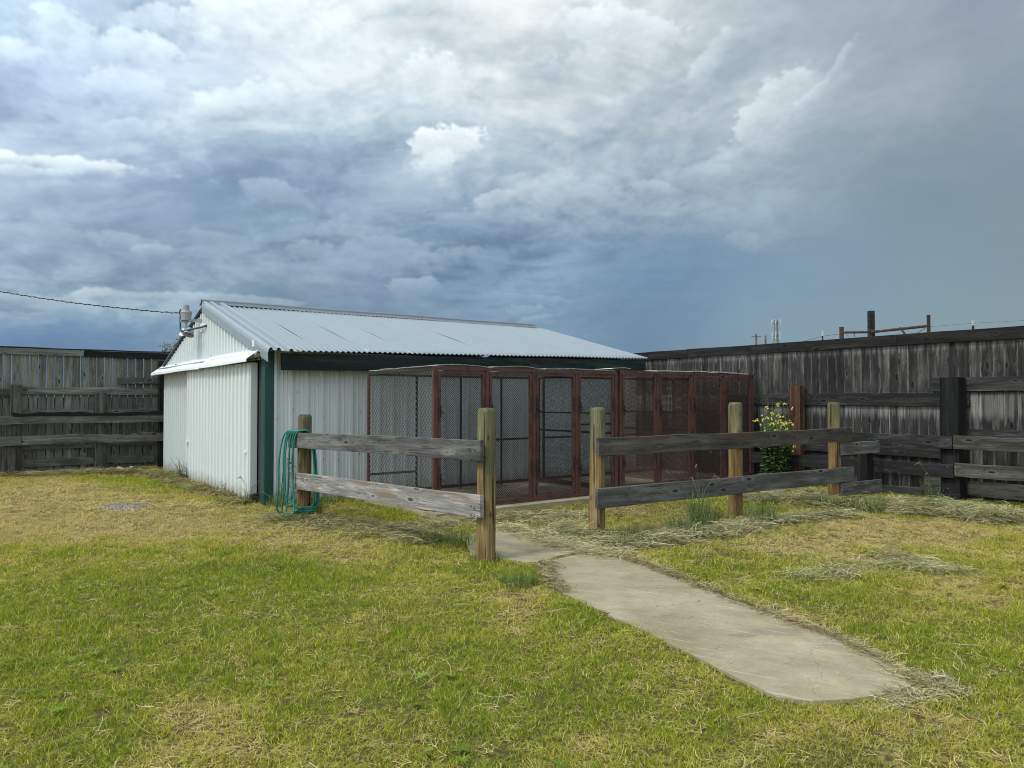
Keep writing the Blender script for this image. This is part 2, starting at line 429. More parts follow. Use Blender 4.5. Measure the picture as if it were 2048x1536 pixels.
# ------------------------------------------------------------------ materials
def material(name):
    m = bpy.data.materials.new(name); m.use_nodes = True
    t = m.node_tree; t.nodes.clear(); N = NT(t)
    out = N.new('ShaderNodeOutputMaterial')
    b = N.new('ShaderNodeBsdfPrincipled')
    t.links.new(b.outputs[0], out.inputs[0])
    return m, N, b
def bump(N, b, h, dist=.002, strength=.6):
    n = N.new('ShaderNodeBump', None, Height=h, Distance=dist, Strength=strength)
    N.t.links.new(n.outputs[0], b.inputs['Normal'])
def objco(N, per_object=True):
    co = N.new('ShaderNodeTexCoord').outputs['Object']
    if per_object:
        rnd = N.new('ShaderNodeObjectInfo').outputs['Random']
        off = N.v('SCALE', (37.0, 91.0, 53.0), s=rnd)
        return N.v('ADD', co, off), co, rnd
    return co, co, None

def wood_mat(name, dark, mid, light, axis='x', streak=.5, green=0.0, brown=None, rough=.85, knots=True, pale=0.0, bleach=None, vary=.44, edge=0.0):
    m, N, b = material(name)
    co, raw, rnd = objco(N)
    sc = (.9, 11, 11) if axis == 'x' else (11, 11, .9)
    sf = (3.2, 85, 85) if axis == 'x' else (85, 85, 3.2)
    sk = (2.2, 6.5, 6.5) if axis == 'x' else (6.5, 6.5, 2.2)
    # growth rings bend around the knots
    kv = N.v('MULTIPLY', co, sk)
    vor = N.new('ShaderNodeTexVoronoi', {'feature': 'F1'}, Vector=kv, Scale=1.0, Randomness=1.0).outputs['Distance']
    near = N.smooth(vor, .45, .05)
    bend = N.comb(0.0, N.m('MULTIPLY', near, .035), N.m('MULTIPLY', near, .035)) if axis == 'x' else N.comb(N.m('MULTIPLY', near, .035), N.m('MULTIPLY', near, .035), 0.0)
    cw = N.v('ADD', co, bend)
    n_big = N.noise(N.v('MULTIPLY', cw, sc), 1.0, 5, .6)
    n_fine = N.noise(N.v('MULTIPLY', cw, sf), 1.0, 4, .7)
    col, _ = N.ramp(N.m('ADD', N.m('MULTIPLY', n_big, .7), N.m('MULTIPLY', n_fine, .3)),
                    [(.30, dark), (.5, mid), (.68, light)])
    crack = N.smooth(n_fine, .43, .34)
    col = N.mix(N.m('MULTIPLY', crack, .8), col, tuple(c * .25 for c in dark))
    if knots:
        kn = N.smooth(vor, .15, .09); ring = N.m('MULTIPLY', N.smooth(vor, .25, .17), N.smooth(vor, .12, .17))
        col = N.mix(N.m('MULTIPLY', ring, .35), col, light)
        col = N.mix(N.m('MULTIPLY', kn, .85), col, tuple(c * .35 for c in dark))
    # weather stains, board to board differences
    st = N.noise(N.v('MULTIPLY', co, (1.5, 3, 3) if axis == 'x' else (3, 3, 1.5)), 1.0, 3, .6)
    col = N.mix(N.m('MULTIPLY', N.smooth(st, .5, .68), streak), col, dark)
    if pale:
        ps = N.noise(N.v('MULTIPLY', co, (2.2, 26, 26) if axis == 'x' else (26, 26, 2.2)), 1.0, 4, .65)
        col = N.mix(N.m('MULTIPLY', N.smooth(ps, .55, .72), pale), col, tuple(min(1, c * 1.5) for c in light))
    if brown is not None:
        bs = N.noise(N.v('MULTIPLY', co, (1.1, 5, 5) if axis == 'x' else (5, 5, 1.1)), 1.0, 3, .55)
        col = N.mix(N.smooth(bs, .5, .66), col, brown)
    if green:
        gs = N.noise(co, 3.0, 4, .6)
        col = N.mix(N.m('MULTIPLY', N.smooth(gs, .42, .62), green), col, (.075, .095, .05))
    if bleach:
        x_, y_, z_ = N.sep(raw)
        bn = N.noise(N.v('MULTIPLY', co, (.8, 20, 20)), 1.0, 4, .7)
        jx = N.m('ADD', x_, N.m('MULTIPLY', N.m('SUBTRACT', bn, .5), .42))
        for (lo, hi, k_) in bleach:
            msk_ = N.m('MULTIPLY', N.smooth(jx, lo, hi), N.smooth(x_, hi + .30, hi + .22))
            col = N.mix(N.m('MULTIPLY', N.m('MULTIPLY', msk_, N.smooth(bn, .34, .58)), k_), col, (.27, .26, .24))
    if edge:
        ex, ey, ez = N.sep(raw)
        em = N.m('MULTIPLY', N.smooth(N.m('ABSOLUTE', ez), .064, .074), N.smooth(N.noise(N.v('MULTIPLY', co, (4, 8, 8)), 1.0, 3, .6), .38, .6))
        col = N.mix(N.m('MULTIPLY', em, edge), col, (.30, .29, .27))
    br = N.m('ADD', 1 - vary / 2, N.m('MULTIPLY', rnd, vary))
    col = N.v('SCALE', col, s=br)
    N.put(b.inputs['Base Color'], col); b.inputs['Roughness'].default_value = rough
    b.inputs['Specular IOR Level'].default_value = .25
    bump(N, b, N.m('ADD', N.m('MULTIPLY', n_fine, 1.0), N.m('MULTIPLY', n_big, .6)), .004, .8)
    return m

M_FENCE_DARK = wood_mat('dark_weathered_board', (.010, .010, .0095), (.036, .0345, .0315), (.115, .109, .097), streak=.55, pale=.22, bleach=[(1.0, 1.16, .55), (-.10, .08, .7)], vary=.9, edge=.5)
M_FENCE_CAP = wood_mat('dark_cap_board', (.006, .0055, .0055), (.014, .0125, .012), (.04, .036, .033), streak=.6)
M_FENCE_RAIL = wood_mat('dark_rail', (.008, .008, .0085), (.023, .022, .022), (.08, .075, .068), streak=.5, pale=.25)
M_FENCE_GREY = wood_mat('grey_weathered_board', (.048, .049, .042), (.142, .142, .122), (.25, .25, .215), streak=.4, pale=.15, vary=.45)
M_RAIL_GREY = wood_mat('grey_rail', (.032, .032, .028), (.125, .122, .105), (.26, .25, .21), streak=.5, pale=.2)
M_TIE = wood_mat('black_timber', (.006, .006, .006), (.014, .014, .014), (.04, .038, .036), axis='z', streak=.5, knots=False)
M_TIE_GREY = wood_mat('grey_timber', (.025, .023, .02), (.075, .07, .06), (.17, .16, .14), axis='z', streak=.5, knots=False)
M_TIE_BROWN = wood_mat('rust_brown_timber', (.012, .008, .007), (.090, .044, .026), (.19, .098, .056), axis='z', streak=.5)
M_LOWRAIL = wood_mat('silver_grey_rail', (.035, .034, .035), (.125, .12, .113), (.27, .26, .235), streak=.65, pale=.3, brown=None)
M_LOWRAIL2 = wood_mat('bleached_rail', (.08, .075, .07), (.205, .195, .178), (.40, .375, .34), streak=.3, pale=.5, brown=(.19, .14, .095))
M_LOWRAIL3 = wood_mat('dark_grey_rail', (.038, .037, .033), (.130, .125, .111), (.25, .24, .215), streak=.4)
M_RAIL_BROWN = wood_mat('brown_grey_corral_rail', (.018, .017, .015), (.062, .057, .047), (.16, .148, .12), streak=.55, pale=.35)
M_LOWRAIL4 = wood_mat('brown_grey_rail', (.028, .026, .023), (.085, .078, .068), (.18, .16, .13), streak=.5, brown=(.10, .07, .04))
M_BEAM = wood_mat('black_green_beam', (.006, .012, .012), (.012, .020, .020), (.05, .055, .045), streak=.6, knots=False)
M_PLY = wood_mat('weathered_plywood', (.16, .15, .13), (.30, .28, .25), (.5, .48, .44), streak=.3, knots=False)

def post_mat():
    m, N, b = material('treated_post')
    co, raw, rnd = objco(N)
    x, y, z = N.sep(raw)
    nb = N.noise(N.v('MULTIPLY', co, (9, 9, 1.0)), 1.0, 5, .6)
    nf = N.noise(N.v('MULTIPLY', co, (60, 60, 2.5)), 1.0, 4, .7)
    mixv = N.m('ADD', N.m('MULTIPLY', nb, .5), N.m('MULTIPLY', nf, .5))
    tan, _ = N.ramp(mixv, [(.38, (.060, .036, .014)), (.48, (.19, .118, .045)), (.56, (.26, .175, .075)), (.64, (.36, .275, .145))])
    grn, _ = N.ramp(mixv, [(.38, (.038, .042, .020)), (.48, (.118, .108, .055)), (.56, (.165, .148, .080)), (.64, (.27, .245, .15))])
    hz = N.m('ADD', z, N.m('MULTIPLY', N.m('SUBTRACT', N.noise(N.v('MULTIPLY', co, (7, 7, .8)), 1.0, 3, .6), .5), 1.3))
    side = N.m('MULTIPLY', x, 3.6)
    gp_ = N.noise(N.v('MULTIPLY', co, (5, 5, 1.6)), 1.0, 4, .65)
    side = N.m('ADD', side, N.m('MULTIPLY', N.m('SUBTRACT', gp_, .5), 1.6))
    f = N.smooth(N.m('ADD', hz, side), .55, 1.25)
    col = N.mix(f, tan, grn)
    top = N.smooth(z, 1.36, 1.48)
    col = N.mix(N.m('MULTIPLY', top, .35), col, (.075, .09, .045))
    crack = N.smooth(N.noise(N.v('MULTIPLY', co, (30, 30, .8)), 1.0, 2, .5), .36, .33)
    kv_ = N.new('ShaderNodeTexVoronoi', {'feature': 'F1'}, Vector=N.v('MULTIPLY', co, (9, 9, 4)), Scale=1.0).outputs['Distance']
    col = N.mix(N.m('MULTIPLY', N.smooth(kv_, .16, .09), .7), col, (.035, .022, .014))
    col = N.mix(N.m('MULTIPLY', crack, .9), col, (.02, .014, .01))
    N.put(b.inputs['Base Color'], col); b.inputs['Roughness'].default_value = .82
    b.inputs['Specular IOR Level'].default_value = .25
    bump(N, b, N.m('SUBTRACT', nf, N.m('MULTIPLY', crack, 1.5)), .004, .7)
    return m
M_POST = post_mat()

def paint_mat(name, base, *a_, splash=0.0, rscale=23, rwidth=.10, **k_):
    return _paint(name, base, *a_, splash=splash, rscale=rscale, rwidth=rwidth, **k_)
def _paint(name, base, rough=.45, metal=0.0, dirt=.25, dirtcol=(.25, .23, .19), rust=0.0, streaks=True, rustcol=(.14, .055, .02), spec=.5, splash=0.0, rscale=23, rwidth=.10):
    m, N, b = material(name)
    co, raw, rnd = objco(N)
    n = N.noise(N.v('MULTIPLY', co, (14, 14, 1.1) if streaks else (4, 4, 4)), 1.0, 5, .6)
    n2 = N.noise(co, 2.2, 6, .65)
    col = N.mix(N.m('MULTIPLY', N.smooth(N.m('ADD', N.m('MULTIPLY', n, .6), N.m('MULTIPLY', n2, .4)), .46, .72), dirt), base, dirtcol)
    if rust:
        r_ = N.noise(N.v('MULTIPLY', co, (1, 1, .35)), rscale, 6, .72)
        col = N.mix(N.m('MULTIPLY', N.smooth(r_, .62 - rwidth, .62), rust), col, rustcol)
    if splash:
        zz = N.sep(raw)[2]
        sn = N.noise(N.v('MULTIPLY', co, (9, 9, 5)), 1.0, 6, .7)
        f_ = N.m('MULTIPLY', N.smooth(N.m('ADD', zz, N.m('MULTIPLY', sn, -.55)), .02, -.28), splash)
        col = N.mix(f_, col, (.25, .215, .15))
        dn = N.noise(co, 38, 2, .5)
        col = N.mix(N.m('MULTIPLY', N.smooth(dn, .72, .76), .45), col, (.30, .29, .26))
    col = N.v('SCALE', col, s=N.m('ADD', .97, N.m('MULTIPLY', rnd, .05)))
    N.put(b.inputs['Base Color'], col)
    N.put(b.inputs['Roughness'], N.m('ADD', rough, N.m('MULTIPLY', N.m('SUBTRACT', n2, .5), .3)))
    b.inputs['Metallic'].default_value = metal
    b.inputs['Specular IOR Level'].default_value = spec
    bump(N, b, N.noise(co, 9, 3, .5), .003, .25)
    return m
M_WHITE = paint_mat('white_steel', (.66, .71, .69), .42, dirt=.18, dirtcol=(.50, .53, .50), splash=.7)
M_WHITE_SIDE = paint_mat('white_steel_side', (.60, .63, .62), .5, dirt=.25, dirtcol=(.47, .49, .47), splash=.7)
M_AWN = paint_mat('white_awning', (.78, .82, .82), .38, dirt=.12, dirtcol=(.5, .5, .46))
M_GREEN = paint_mat('green_trim', (.010, .060, .052), .4, dirt=.3, dirtcol=(.03, .07, .06))
M_GALV = paint_mat('galvanised_roof', (.285, .325, .345), .42, metal=.35, dirt=.45, dirtcol=(.22, .25, .265))
M_GALV_DK = paint_mat('galvanised_ridge', (.20, .22, .24), .5, metal=.4, dirt=.3, dirtcol=(.12, .13, .14))
M_TRIM = paint_mat('rake_trim', (.33, .375, .40), .4, metal=.35, dirt=.3, dirtcol=(.30, .33, .36))
M_RED = paint_mat('red_brown_paint', (.108, .043, .034), .68, dirt=.45, dirtcol=(.055, .027, .022), rust=.8, rustcol=(.030, .015, .012), rscale=14, rwidth=.13)
M_RUST = paint_mat('rusty_steel', (.07, .030, .020), .8, dirt=.5, dirtcol=(.03, .02, .016), rust=.8, rustcol=(.13, .05, .025), streaks=False)
M_BLACKSTEEL = paint_mat('dark_steel', (.018, .015, .014), .7, dirt=.3, dirtcol=(.05, .03, .02))
M_EXPMESH = paint_mat('dark_expanded_mesh', (.022, .020, .020), .7, dirt=.5, dirtcol=(.05, .035, .03), streaks=False)
M_RUSTMESH = paint_mat('rusty_expanded_mesh', (.095, .060, .048), .8, dirt=.5, dirtcol=(.10, .055, .04), streaks=False)
M_CHAIN = paint_mat('galvanised_wire', (.10, .11, .115), .45, metal=.5, dirt=.3, dirtcol=(.10, .09, .08), streaks=False)
M_FOIL = paint_mat('pale_sheeting', (.70, .68, .62), .5, dirt=.4, dirtcol=(.35, .33, .28), streaks=False)
M_GREYPLASTIC = paint_mat('grey_housing', (.30, .31, .31), .5, dirt=.3, dirtcol=(.2, .2, .19))
M_SHADE = paint_mat('white_lamp', (.72, .72, .68), .3, dirt=.3, dirtcol=(.5, .48, .4))
M_CONDUIT = paint_mat('blue_conduit', (.018, .07, .12), .45, dirt=.2, dirtcol=(.02, .04, .06))
M_WIRE = paint_mat('black_cable', (.012, .012, .013), .6, dirt=.1)
M_HOSE = paint_mat('green_hose', (.007, .155, .12), .38, dirt=.3, dirtcol=(.02, .12, .09), streaks=False)
M_ZINC = paint_mat('zinc', (.35, .36, .37), .4, metal=.7, dirt=.2)
M_SHADOWGAP = paint_mat('painted_gap_shade', (.02, .02, .02), .9, dirt=.1)  # near-black colour standing in for the shade round and behind the door
M_FARSTEEL = paint_mat('far_steel', (.20, .22, .24), .6, dirt=.1)
M_FARWHITE = paint_mat('far_white', (.50, .52, .53), .5, dirt=.1)
M_FARPOLE = wood_mat('far_pole', (.06, .045, .035), (.16, .12, .09), (.25, .2, .15), axis='z')
M_BROWNPOST = wood_mat('brown_post', (.02, .014, .011), (.07, .045, .033), (.13, .09, .07), axis='z', knots=False)
M_BRICK = paint_mat('red_brick', (.24, .085, .05), .9, dirt=.5, dirtcol=(.18, .12, .09), streaks=False)
M_STONE = paint_mat('pale_stone', (.38, .35, .29), .9, dirt=.5, dirtcol=(.22, .20, .16), streaks=False)

# ================================================================== layout measured in the photograph
C0 = Vector((-3.66, 11.18, 0)); YAW_S = math.atan2(.5927, .8054)       # near corner of the shed, direction of its long side
K0 = Vector((-1.04, 10.10, 0)); YAW_K = math.atan2(.609, .793)          # near corner of the kennels
P0 = Vector((3.16, 16.90, 0)); YAW_R = math.atan2(-.798, .602)          # right board fence
Q0 = Vector((-10.5, 15.75, 0)); YAW_L = math.atan2(.593, .805)          # left board fence
E0, F0 = Vector((-2.79, 10.10, 0)), Vector((-.254, 7.33, 0))            # left low fence posts
A0, B0, D0 = Vector((.99, 8.77, 0)), Vector((3.03, 10.2, 0)), Vector((4.98, 11.6, 0))
def mat_of(o0, yaw): return Matrix.Translation(o0) @ Matrix.Rotation(yaw, 4, 'Z')
def slab(mb, P, off, rim=True):
    """sheet with thickness: rows of points P, second skin displaced by off"""
    off = Vector(off); b0 = len(mb.v); nr, nc = len(P), len(P[0])
    mb.grid(P)
    b1 = len(mb.v)
    for row in P:
        for p in row: mb.v.append(tuple(Vector(p) + off))
    for i in range(nr - 1):
        for j in range(nc - 1):
            a = b1 + i * nc + j
            mb.f.append((a, a + nc, a + nc + 1, a + 1))
    if rim:
        edge = [(0, j) for j in range(nc)] + [(i, nc - 1) for i in range(1, nr)] + [(nr - 1, j) for j in range(nc - 2, -1, -1)] + [(i, 0) for i in range(nr - 2, 0, -1)]
        for k in range(len(edge)):
            i, j = edge[k]; i2, j2 = edge[(k + 1) % len(edge)]
            mb.f.append((b0 + i * nc + j, b1 + i * nc + j, b1 + i2 * nc + j2, b0 + i2 * nc + j2))

# path outline, from the photograph
PATH_L = [(1090,1128),(1094,1152),(1120,1182),(1168,1204),(1232,1238),(1330,1282),(1430,1333),(1488,1362),(1545,1390)]
PATH_E = [(1562,1397),(1600,1402),(1660,1401),(1722,1397),(1785,1385),(1826,1370)]
PATH_R = [(1826,1364),(1792,1338),(1738,1306),(1680,1280),(1600,1250),(1540,1226),(1478,1202),(1400,1172),(1335,1146),(1280,1122),(1238,1108),(1180,1104),(1130,1112)]
path_poly = [gp(*p) for p in PATH_L + PATH_E + PATH_R]
slab2_poly = [gp(*p) for p in [(930,1066),(1000,1062),(1080,1066),(1160,1082),(1215,1100),(1170,1103),(1126,1108),(1086,1122),(1060,1124),(1020,1120),(985,1115),(935,1104)]]
def in_poly(x, y, poly):
    x = np.asarray(x); y = np.asarray(y); r = np.zeros(x.shape, bool); n = len(poly)
    for i in range(n):
        a, b = poly[i], poly[(i + 1) % n]
        c = ((a[1] > y) != (b[1] > y))
        with np.errstate(divide='ignore', invalid='ignore'):
            xi = (b[0] - a[0]) * (y - a[1]) / (b[1] - a[1] + 1e-12) + a[0]
        r ^= c & (x < xi)
    return r
def local(x, y, o0, yaw):
    dx_, dy_ = x - o0.x, y - o0.y; c, s = math.cos(yaw), math.sin(yaw)
    return dx_ * c + dy_ * s, -dx_ * s + dy_ * c
def vnoise(x, y, s, seed=0):
    """smooth value noise in numpy"""
    x = np.asarray(x) * s + seed * 17.3; y = np.asarray(y) * s + seed * 9.1
    xi, yi = np.floor(x).astype(int), np.floor(y).astype(int); fx, fy = x - xi, y - yi
    fx, fy = fx * fx * (3 - 2 * fx), fy * fy * (3 - 2 * fy)
    def h(a, b):
        n = (a * 374761393 + b * 668265263 + seed * 974711) & 0x7fffffff
        n = ((n ^ (n >> 13)) * 1274126177) & 0x7fffffff
        return ((n ^ (n >> 16)) & 0xffff) / 65535.0
    return (h(xi, yi) * (1 - fx) + h(xi + 1, yi) * fx) * (1 - fy) + (h(xi, yi + 1) * (1 - fx) + h(xi + 1, yi + 1) * fx) * fy
def fbm(x, y, s, seed=0, o=4):
    r = 0; a = .5; t = 0
    for k in range(o):
        r = r + a * vnoise(x, y, s * 2 ** k, seed + k); t += a; a *= .55
    return r / t

# where the lawn is straw, lush, dull or bare: (column, row, half width px, half height px, weight)
STRAW = [(120,1000,260,45,.9),(60,1050,200,40,.6),(330,1040,260,30,.55),(700,1062,260,22,.5),(1000,1215,70,28,.6),(1080,1175,60,20,.4),
         (1500,1085,330,26,.75),(1850,1055,280,32,.85),(1330,1190,150,18,.55),(1560,1222,160,12,.5),(1840,1340,70,30,.8),(1950,1190,120,30,.35),
         (330,1420,120,45,.5),(560,1500,260,50,.35),(1100,1480,200,60,.4),(1250,1060,120,18,.5),(1900,1430,160,50,.45),(1660,1470,200,40,.35),(850,1170,90,25,.35),(740,1110,200,20,.35)]
LUSH = [(500,1180,480,75,.55),(300,1330,330,90,.5),(1750,1090,110,16,.75),(250,960,90,10,.8),(330,975,120,14,.5),(950,1430,200,80,.3),(1040,1160,50,14,.6),(860,980,60,12,.7),
        (1980,1330,90,70,.6),(1180,1235,60,25,.5),(1010,1290,60,25,.5),(1630,1180,220,18,.3),(1480,1100,140,16,.35),(60,1460,200,60,.3),(1500,1455,300,40,.2)]
DARK = [(1720,1195,90,22,.8),(430,1320,110,30,.55),(1000,1160,50,14,.5),(1880,1265,70,18,.4),(640,1100,200,20,.25),(60,1075,120,30,.35),(230,980,200,16,.35),(620,985,200,20,.3)]
def gsum(x, y, lst):
    t = np.zeros(np.shape(x))
    for (px, py, hw, hh, w) in lst:
        c = gp(px, py); up = gp(px, max(py - hh, 812)); dn = gp(px, py + hh); rt = gp(px + hw, py)
        ry = abs(up.y - dn.y) / 2; rx = abs(rt.x - c.x)
        xx = x - c.x - (y - c.y) * (c.x / c.y)
        t = t + w * np.exp(-((xx / rx) ** 2 + ((y - c.y) / ry) ** 2))
    return t
def lawn(x, y):
    """-> dryness 0..1, darkness 0..1, density 0..1"""
    n = fbm(x, y, .55, 3); n2 = fbm(x, y, 2.6, 9); n3 = fbm(x, y, 8.0, 21, 2)
    wx_ = x + (fbm(x, y, 1.1, 31) - .5) * 1.1; wy_ = y + (fbm(x, y, 1.1, 47) - .5) * 1.4
    dry = .33 + (n - .5) * .8 + (n2 - .5) * 1.15 + (n3 - .5) * .75 + gsum(wx_, wy_, STRAW) - gsum(wx_, wy_, LUSH)
    far = np.clip((np.asarray(y) - 7.5) / 6, 0, 1)
    dry = dry + .12 * far
    dark = np.clip(gsum(wx_, wy_, DARK) + (fbm(x, y, 1.3, 77) - .62) * 2.2 + np.clip((fbm(x, y, 3.2, 177) - .60) * 4, 0, .8), 0, 1)
    bare = np.clip((fbm(x, y, 5.5, 131, 3) - .66) * 9, 0, 1) * .85
    return np.clip(dry, 0, 1), dark, np.clip(1.05 - .5 * np.clip((n3 - .62) * 5, 0, 1) - bare, 0.08, 1)
LUSH_C, MID_C, DRY_C = np.array((.225, .305, .016)), np.array((.415, .405, .048)), np.array((.57, .46, .19))
def lawn_col(x, y):
    d, k, den = lawn(x, y)
    d1 = np.clip(d / .5, 0, 1)[..., None]; d2 = np.clip((d - .5) / .5, 0, 1)[..., None]
    c = LUSH_C * (1 - d1) + MID_C * d1; c = c * (1 - d2) + DRY_C * d2
    c = c * (1 - .42 * k[..., None]) + np.array((.05, .085, .04)) * .42 * k[..., None]
    return c, d, k, den
def ground_z(x, y):
    x = np.asarray(x, float); y = np.asarray(y, float)
    z = (fbm(x, y, .9, 5, 3) - .5) * .05
    r = np.clip((y - 2) / 3, 0, 1)
    return z * r * .6 - .016
# ------------------------------------------------------------------ ground
def axis_lines(lo, hi, step, far):
    a = list(np.arange(lo, hi + 1e-6, step)); e = step
    v = a[-1]
    while v < far: e *= 1.6; v += e; a.append(v)
    v = a[0]; e = step
    while v > -far: e *= 1.6; v -= e; a.insert(0, v)
    return np.array(a)
gx, gy = axis_lines(-13, 10, .12, 1500), axis_lines(1.5, 20, .12, 1500)
GX, GY = np.meshgrid(gx, gy)
GZ = ground_z(GX, GY)
nearm = (np.abs(GX) < 14) & (GY > 1) & (GY < 21)
GZ = np.where(nearm, GZ, -.02)
me = bpy.data.meshes.new('ground')
V = np.stack([GX, GY, GZ], -1).reshape(-1, 3)
ny, nx = GX.shape
ii, jj = np.meshgrid(np.arange(ny - 1), np.arange(nx - 1), indexing='ij')
a = (ii * nx + jj).ravel()
me.from_pydata(V.tolist(), [], np.stack([a, a + 1, a + nx + 1, a + nx], -1).tolist()); me.update()
gc, gd, gk, gden = lawn_col(GX, GY)
soil = np.array((.22, .165, .075))
base = gc * .50 + soil * .30
ca = me.color_attributes.new('col', 'FLOAT_COLOR', 'POINT')
ca.data.foreach_set('color', np.concatenate([base.reshape(-1, 3), np.ones((nx * ny, 1))], 1).astype(np.float32).ravel())
mg, N, b = material('lawn_soil')
co = N.new('ShaderNodeNewGeometry').outputs['Position']
vc = N.new('ShaderNodeAttribute', {'attribute_name': 'col'}).outputs['Color']
n = N.noise(co, 34, 5, .7); n_ = N.noise(co, 6, 4, .6)
col = N.mix(N.smooth(n, .62, .42), vc, (.085, .062, .028))
col = N.mix(N.m('MULTIPLY', N.smooth(n, .6, .72), .6), col, (.46, .37, .18))
N.put(b.inputs['Base Color'], N.v('SCALE', col, s=N.m('ADD', .75, N.m('MULTIPLY', n_, .5))))
b.inputs['Roughness'].default_value = .95; b.inputs['Specular IOR Level'].default_value = .1
bump(N, b, n, .02, .8)
me.materials.append(mg)
me.polygons.foreach_set('use_smooth', [True] * len(me.polygons))
ground = link('ground', me); tag(ground, kind='structure')

# ------------------------------------------------------------------ concrete
mc, N, b = material('concrete')
co = N.new('ShaderNodeNewGeometry').outputs['Position']
n1_ = N.noise(co, 1.5, 6, .65); n2_ = N.noise(N.v('MULTIPLY', co, (1, 1, 1)), 60, 3, .6)
tr = N.noise(N.v('MULTIPLY', N.v('ADD', co, N.v('SCALE', N.noise(co, .7, 2, .5, out=1), s=.8)), (1.6, 11, 1)), 1.0, 4, .65)
col, _ = N.ramp(N.m('ADD', N.m('MULTIPLY', n1_, .8), N.m('MULTIPLY', tr, .2)), [(.36, (.245, .206, .122)), (.5, (.325, .277, .174)), (.66, (.41, .360, .240))])
col = N.mix(N.m('MULTIPLY', N.smooth(n2_, .45, .3), .45), col, (.19, .172, .125))
n3_ = N.noise(co, 19, 5, .75)
col = N.v('SCALE', col, s=N.m('ADD', .80, N.m('MULTIPLY', n3_, .40)))
pit = N.new('ShaderNodeTexVoronoi', {'feature': 'F1'}, Vector=co, Scale=16.0).outputs['Distance']
col = N.mix(N.m('MULTIPLY', N.smooth(pit, .11, .05), .55), col, (.13, .12, .09))
# hairline cracks
for (ang_, thr_) in ((-.9, .0035),):
    rv = N.new('ShaderNodeVectorRotate', {'rotation_type': 'Z_AXIS'}, Vector=N.v('ADD', co, N.v('SCALE', N.noise(co, 1.7, 5, .6, out=1), s=.7)), Angle=ang_).outputs[0]
    vc_ = N.new('ShaderNodeTexVoronoi', {'feature': 'DISTANCE_TO_EDGE'}, Vector=N.v('MULTIPLY', rv, (.55, 1.0, 1)), Scale=.75).outputs['Distance']
    col = N.mix(N.m('MULTIPLY', N.smooth(vc_, thr_, thr_ * .3), .4), col, (.10, .09, .07))
col = N.mix(N.m('MULTIPLY', N.smooth(N.noise(co, 2.6, 3, .5), .62, .70), .35), col, (.22, .205, .175))
# two damp spots
for (px, py, r_) in ((1552, 1266, .13), (1478, 1272, .075)):
    c_ = gp(px, py)
    dd = N.v('DISTANCE', N.v('ADD', N.v('MULTIPLY', co, (.62, 1.2, 0)), N.v('SCALE', N.v('SUBTRACT', N.noise(co, 7, 4, .6, out=1), (.5, .5, .5)), s=.22)), (c_.x * .62, c_.y * 1.2, 0))
    col = N.mix(N.m('MULTIPLY', N.smooth(dd, r_, r_ * .7), .5), col, (.19, .165, .12))
# scratches
sc_ = N.noise(N.v('MULTIPLY', N.new('ShaderNodeVectorRotate', {'rotation_type': 'Z_AXIS'}, Vector=co, Angle=.55).outputs[0], (1.6, 34, 1)), 1.0, 2, .4)
col = N.mix(N.m('MULTIPLY', N.smooth(sc_, .64, .70), .4), col, (.52, .50, .45))
N.put(b.inputs['Base Color'], col); b.inputs['Roughness'].default_value = .9; b.inputs['Specular IOR Level'].default_value = .2
bump(N, b, N.m('ADD', N.m('ADD', N.m('MULTIPLY', tr, .8), n2_), n3_), .006, .6)
M_CONC = mc

def smooth_poly(poly, it=2, jit=.0):
    pts = [Vector((p[0], p[1], 0)) for p in poly]
    for _ in range(it):
        q = []
        for i in range(len(pts)):
            a_, b_ = pts[i], pts[(i + 1) % len(pts)]
            q += [a_ * .75 + b_ * .25, a_ * .25 + b_ * .75]
        pts = q
    return [p + Vector((R.uniform(-jit, jit), R.uniform(-jit, jit), 0)) for p in pts]
def poly_slab(name, poly, ztop, zbot, mat, parent=None):
    mb = MB(); n = len(poly)
    import mathutils.geometry as mg_
    tris = mg_.tessellate_polygon([[Vector((p.x, p.y, 0)) for p in poly]])
    for p in poly: mb.v.append((p.x, p.y, ztop))
    for p in poly: mb.v.append((p.x, p.y, zbot))
    for t in tris:
        v0, v1, v2 = (poly[i] for i in t)
        if (v1 - v0).cross(v2 - v0).z < 0: t = t[::-1]
        mb.f.append(tuple(t))
    for i in range(n):
        j = (i + 1) % n; mb.f.append((i, i + n, j + n, j))
    return mb.build(name, mat, parent)
# the walk is cracked across: two slabs with an open, wandering joint
def split_poly(poly, a, b, jag):
    """cut poly by the wandering line a->b, leaving a thin gap"""
    d = (b - a); d.z = 0; L = d.length; d.normalize(); nrm = Vector((-d.y, d.x, 0))
    line = [a + d * (L * t / 24) + nrm * jag * (mnoise.noise(Vector((t * .55, 3, 1))) + .4 * mnoise.noise(Vector((t * 1.9, 8, 1)))) for t in range(25)]
    sgn = [(p - a).dot(nrm) > 0 for p in poly]
    n = len(poly)
    cuts = [i for i in range(n) if sgn[i] != sgn[(i + 1) % n]]
    i0, i1 = cuts
    A_ = [poly[k % n] for k in range(i0 + 1, i1 + 1)]
    B_ = [poly[k % n] for k in range(i1 + 1, i0 + 1 + n)]
    g = .010
    def close(P, s):
        ln = [p + nrm * g * s for p in line]
        if (P[-1] - ln[0]).length > (P[-1] - ln[-1]).length: ln = ln[::-1]
        return P + ln
    sa = 1 if (A_[len(A_) // 2] - a).dot(nrm) > 0 else -1
    return close(A_, sa), close(B_, -sa)
path_root = bpy.data.objects.new('path', None); COL.objects.link(path_root); path_root['kind'] = 'structure'
pp = smooth_poly(path_poly, 1, .007)
s1, s2 = split_poly(pp, gp(1222, 1224), gp(1450, 1196), .05)
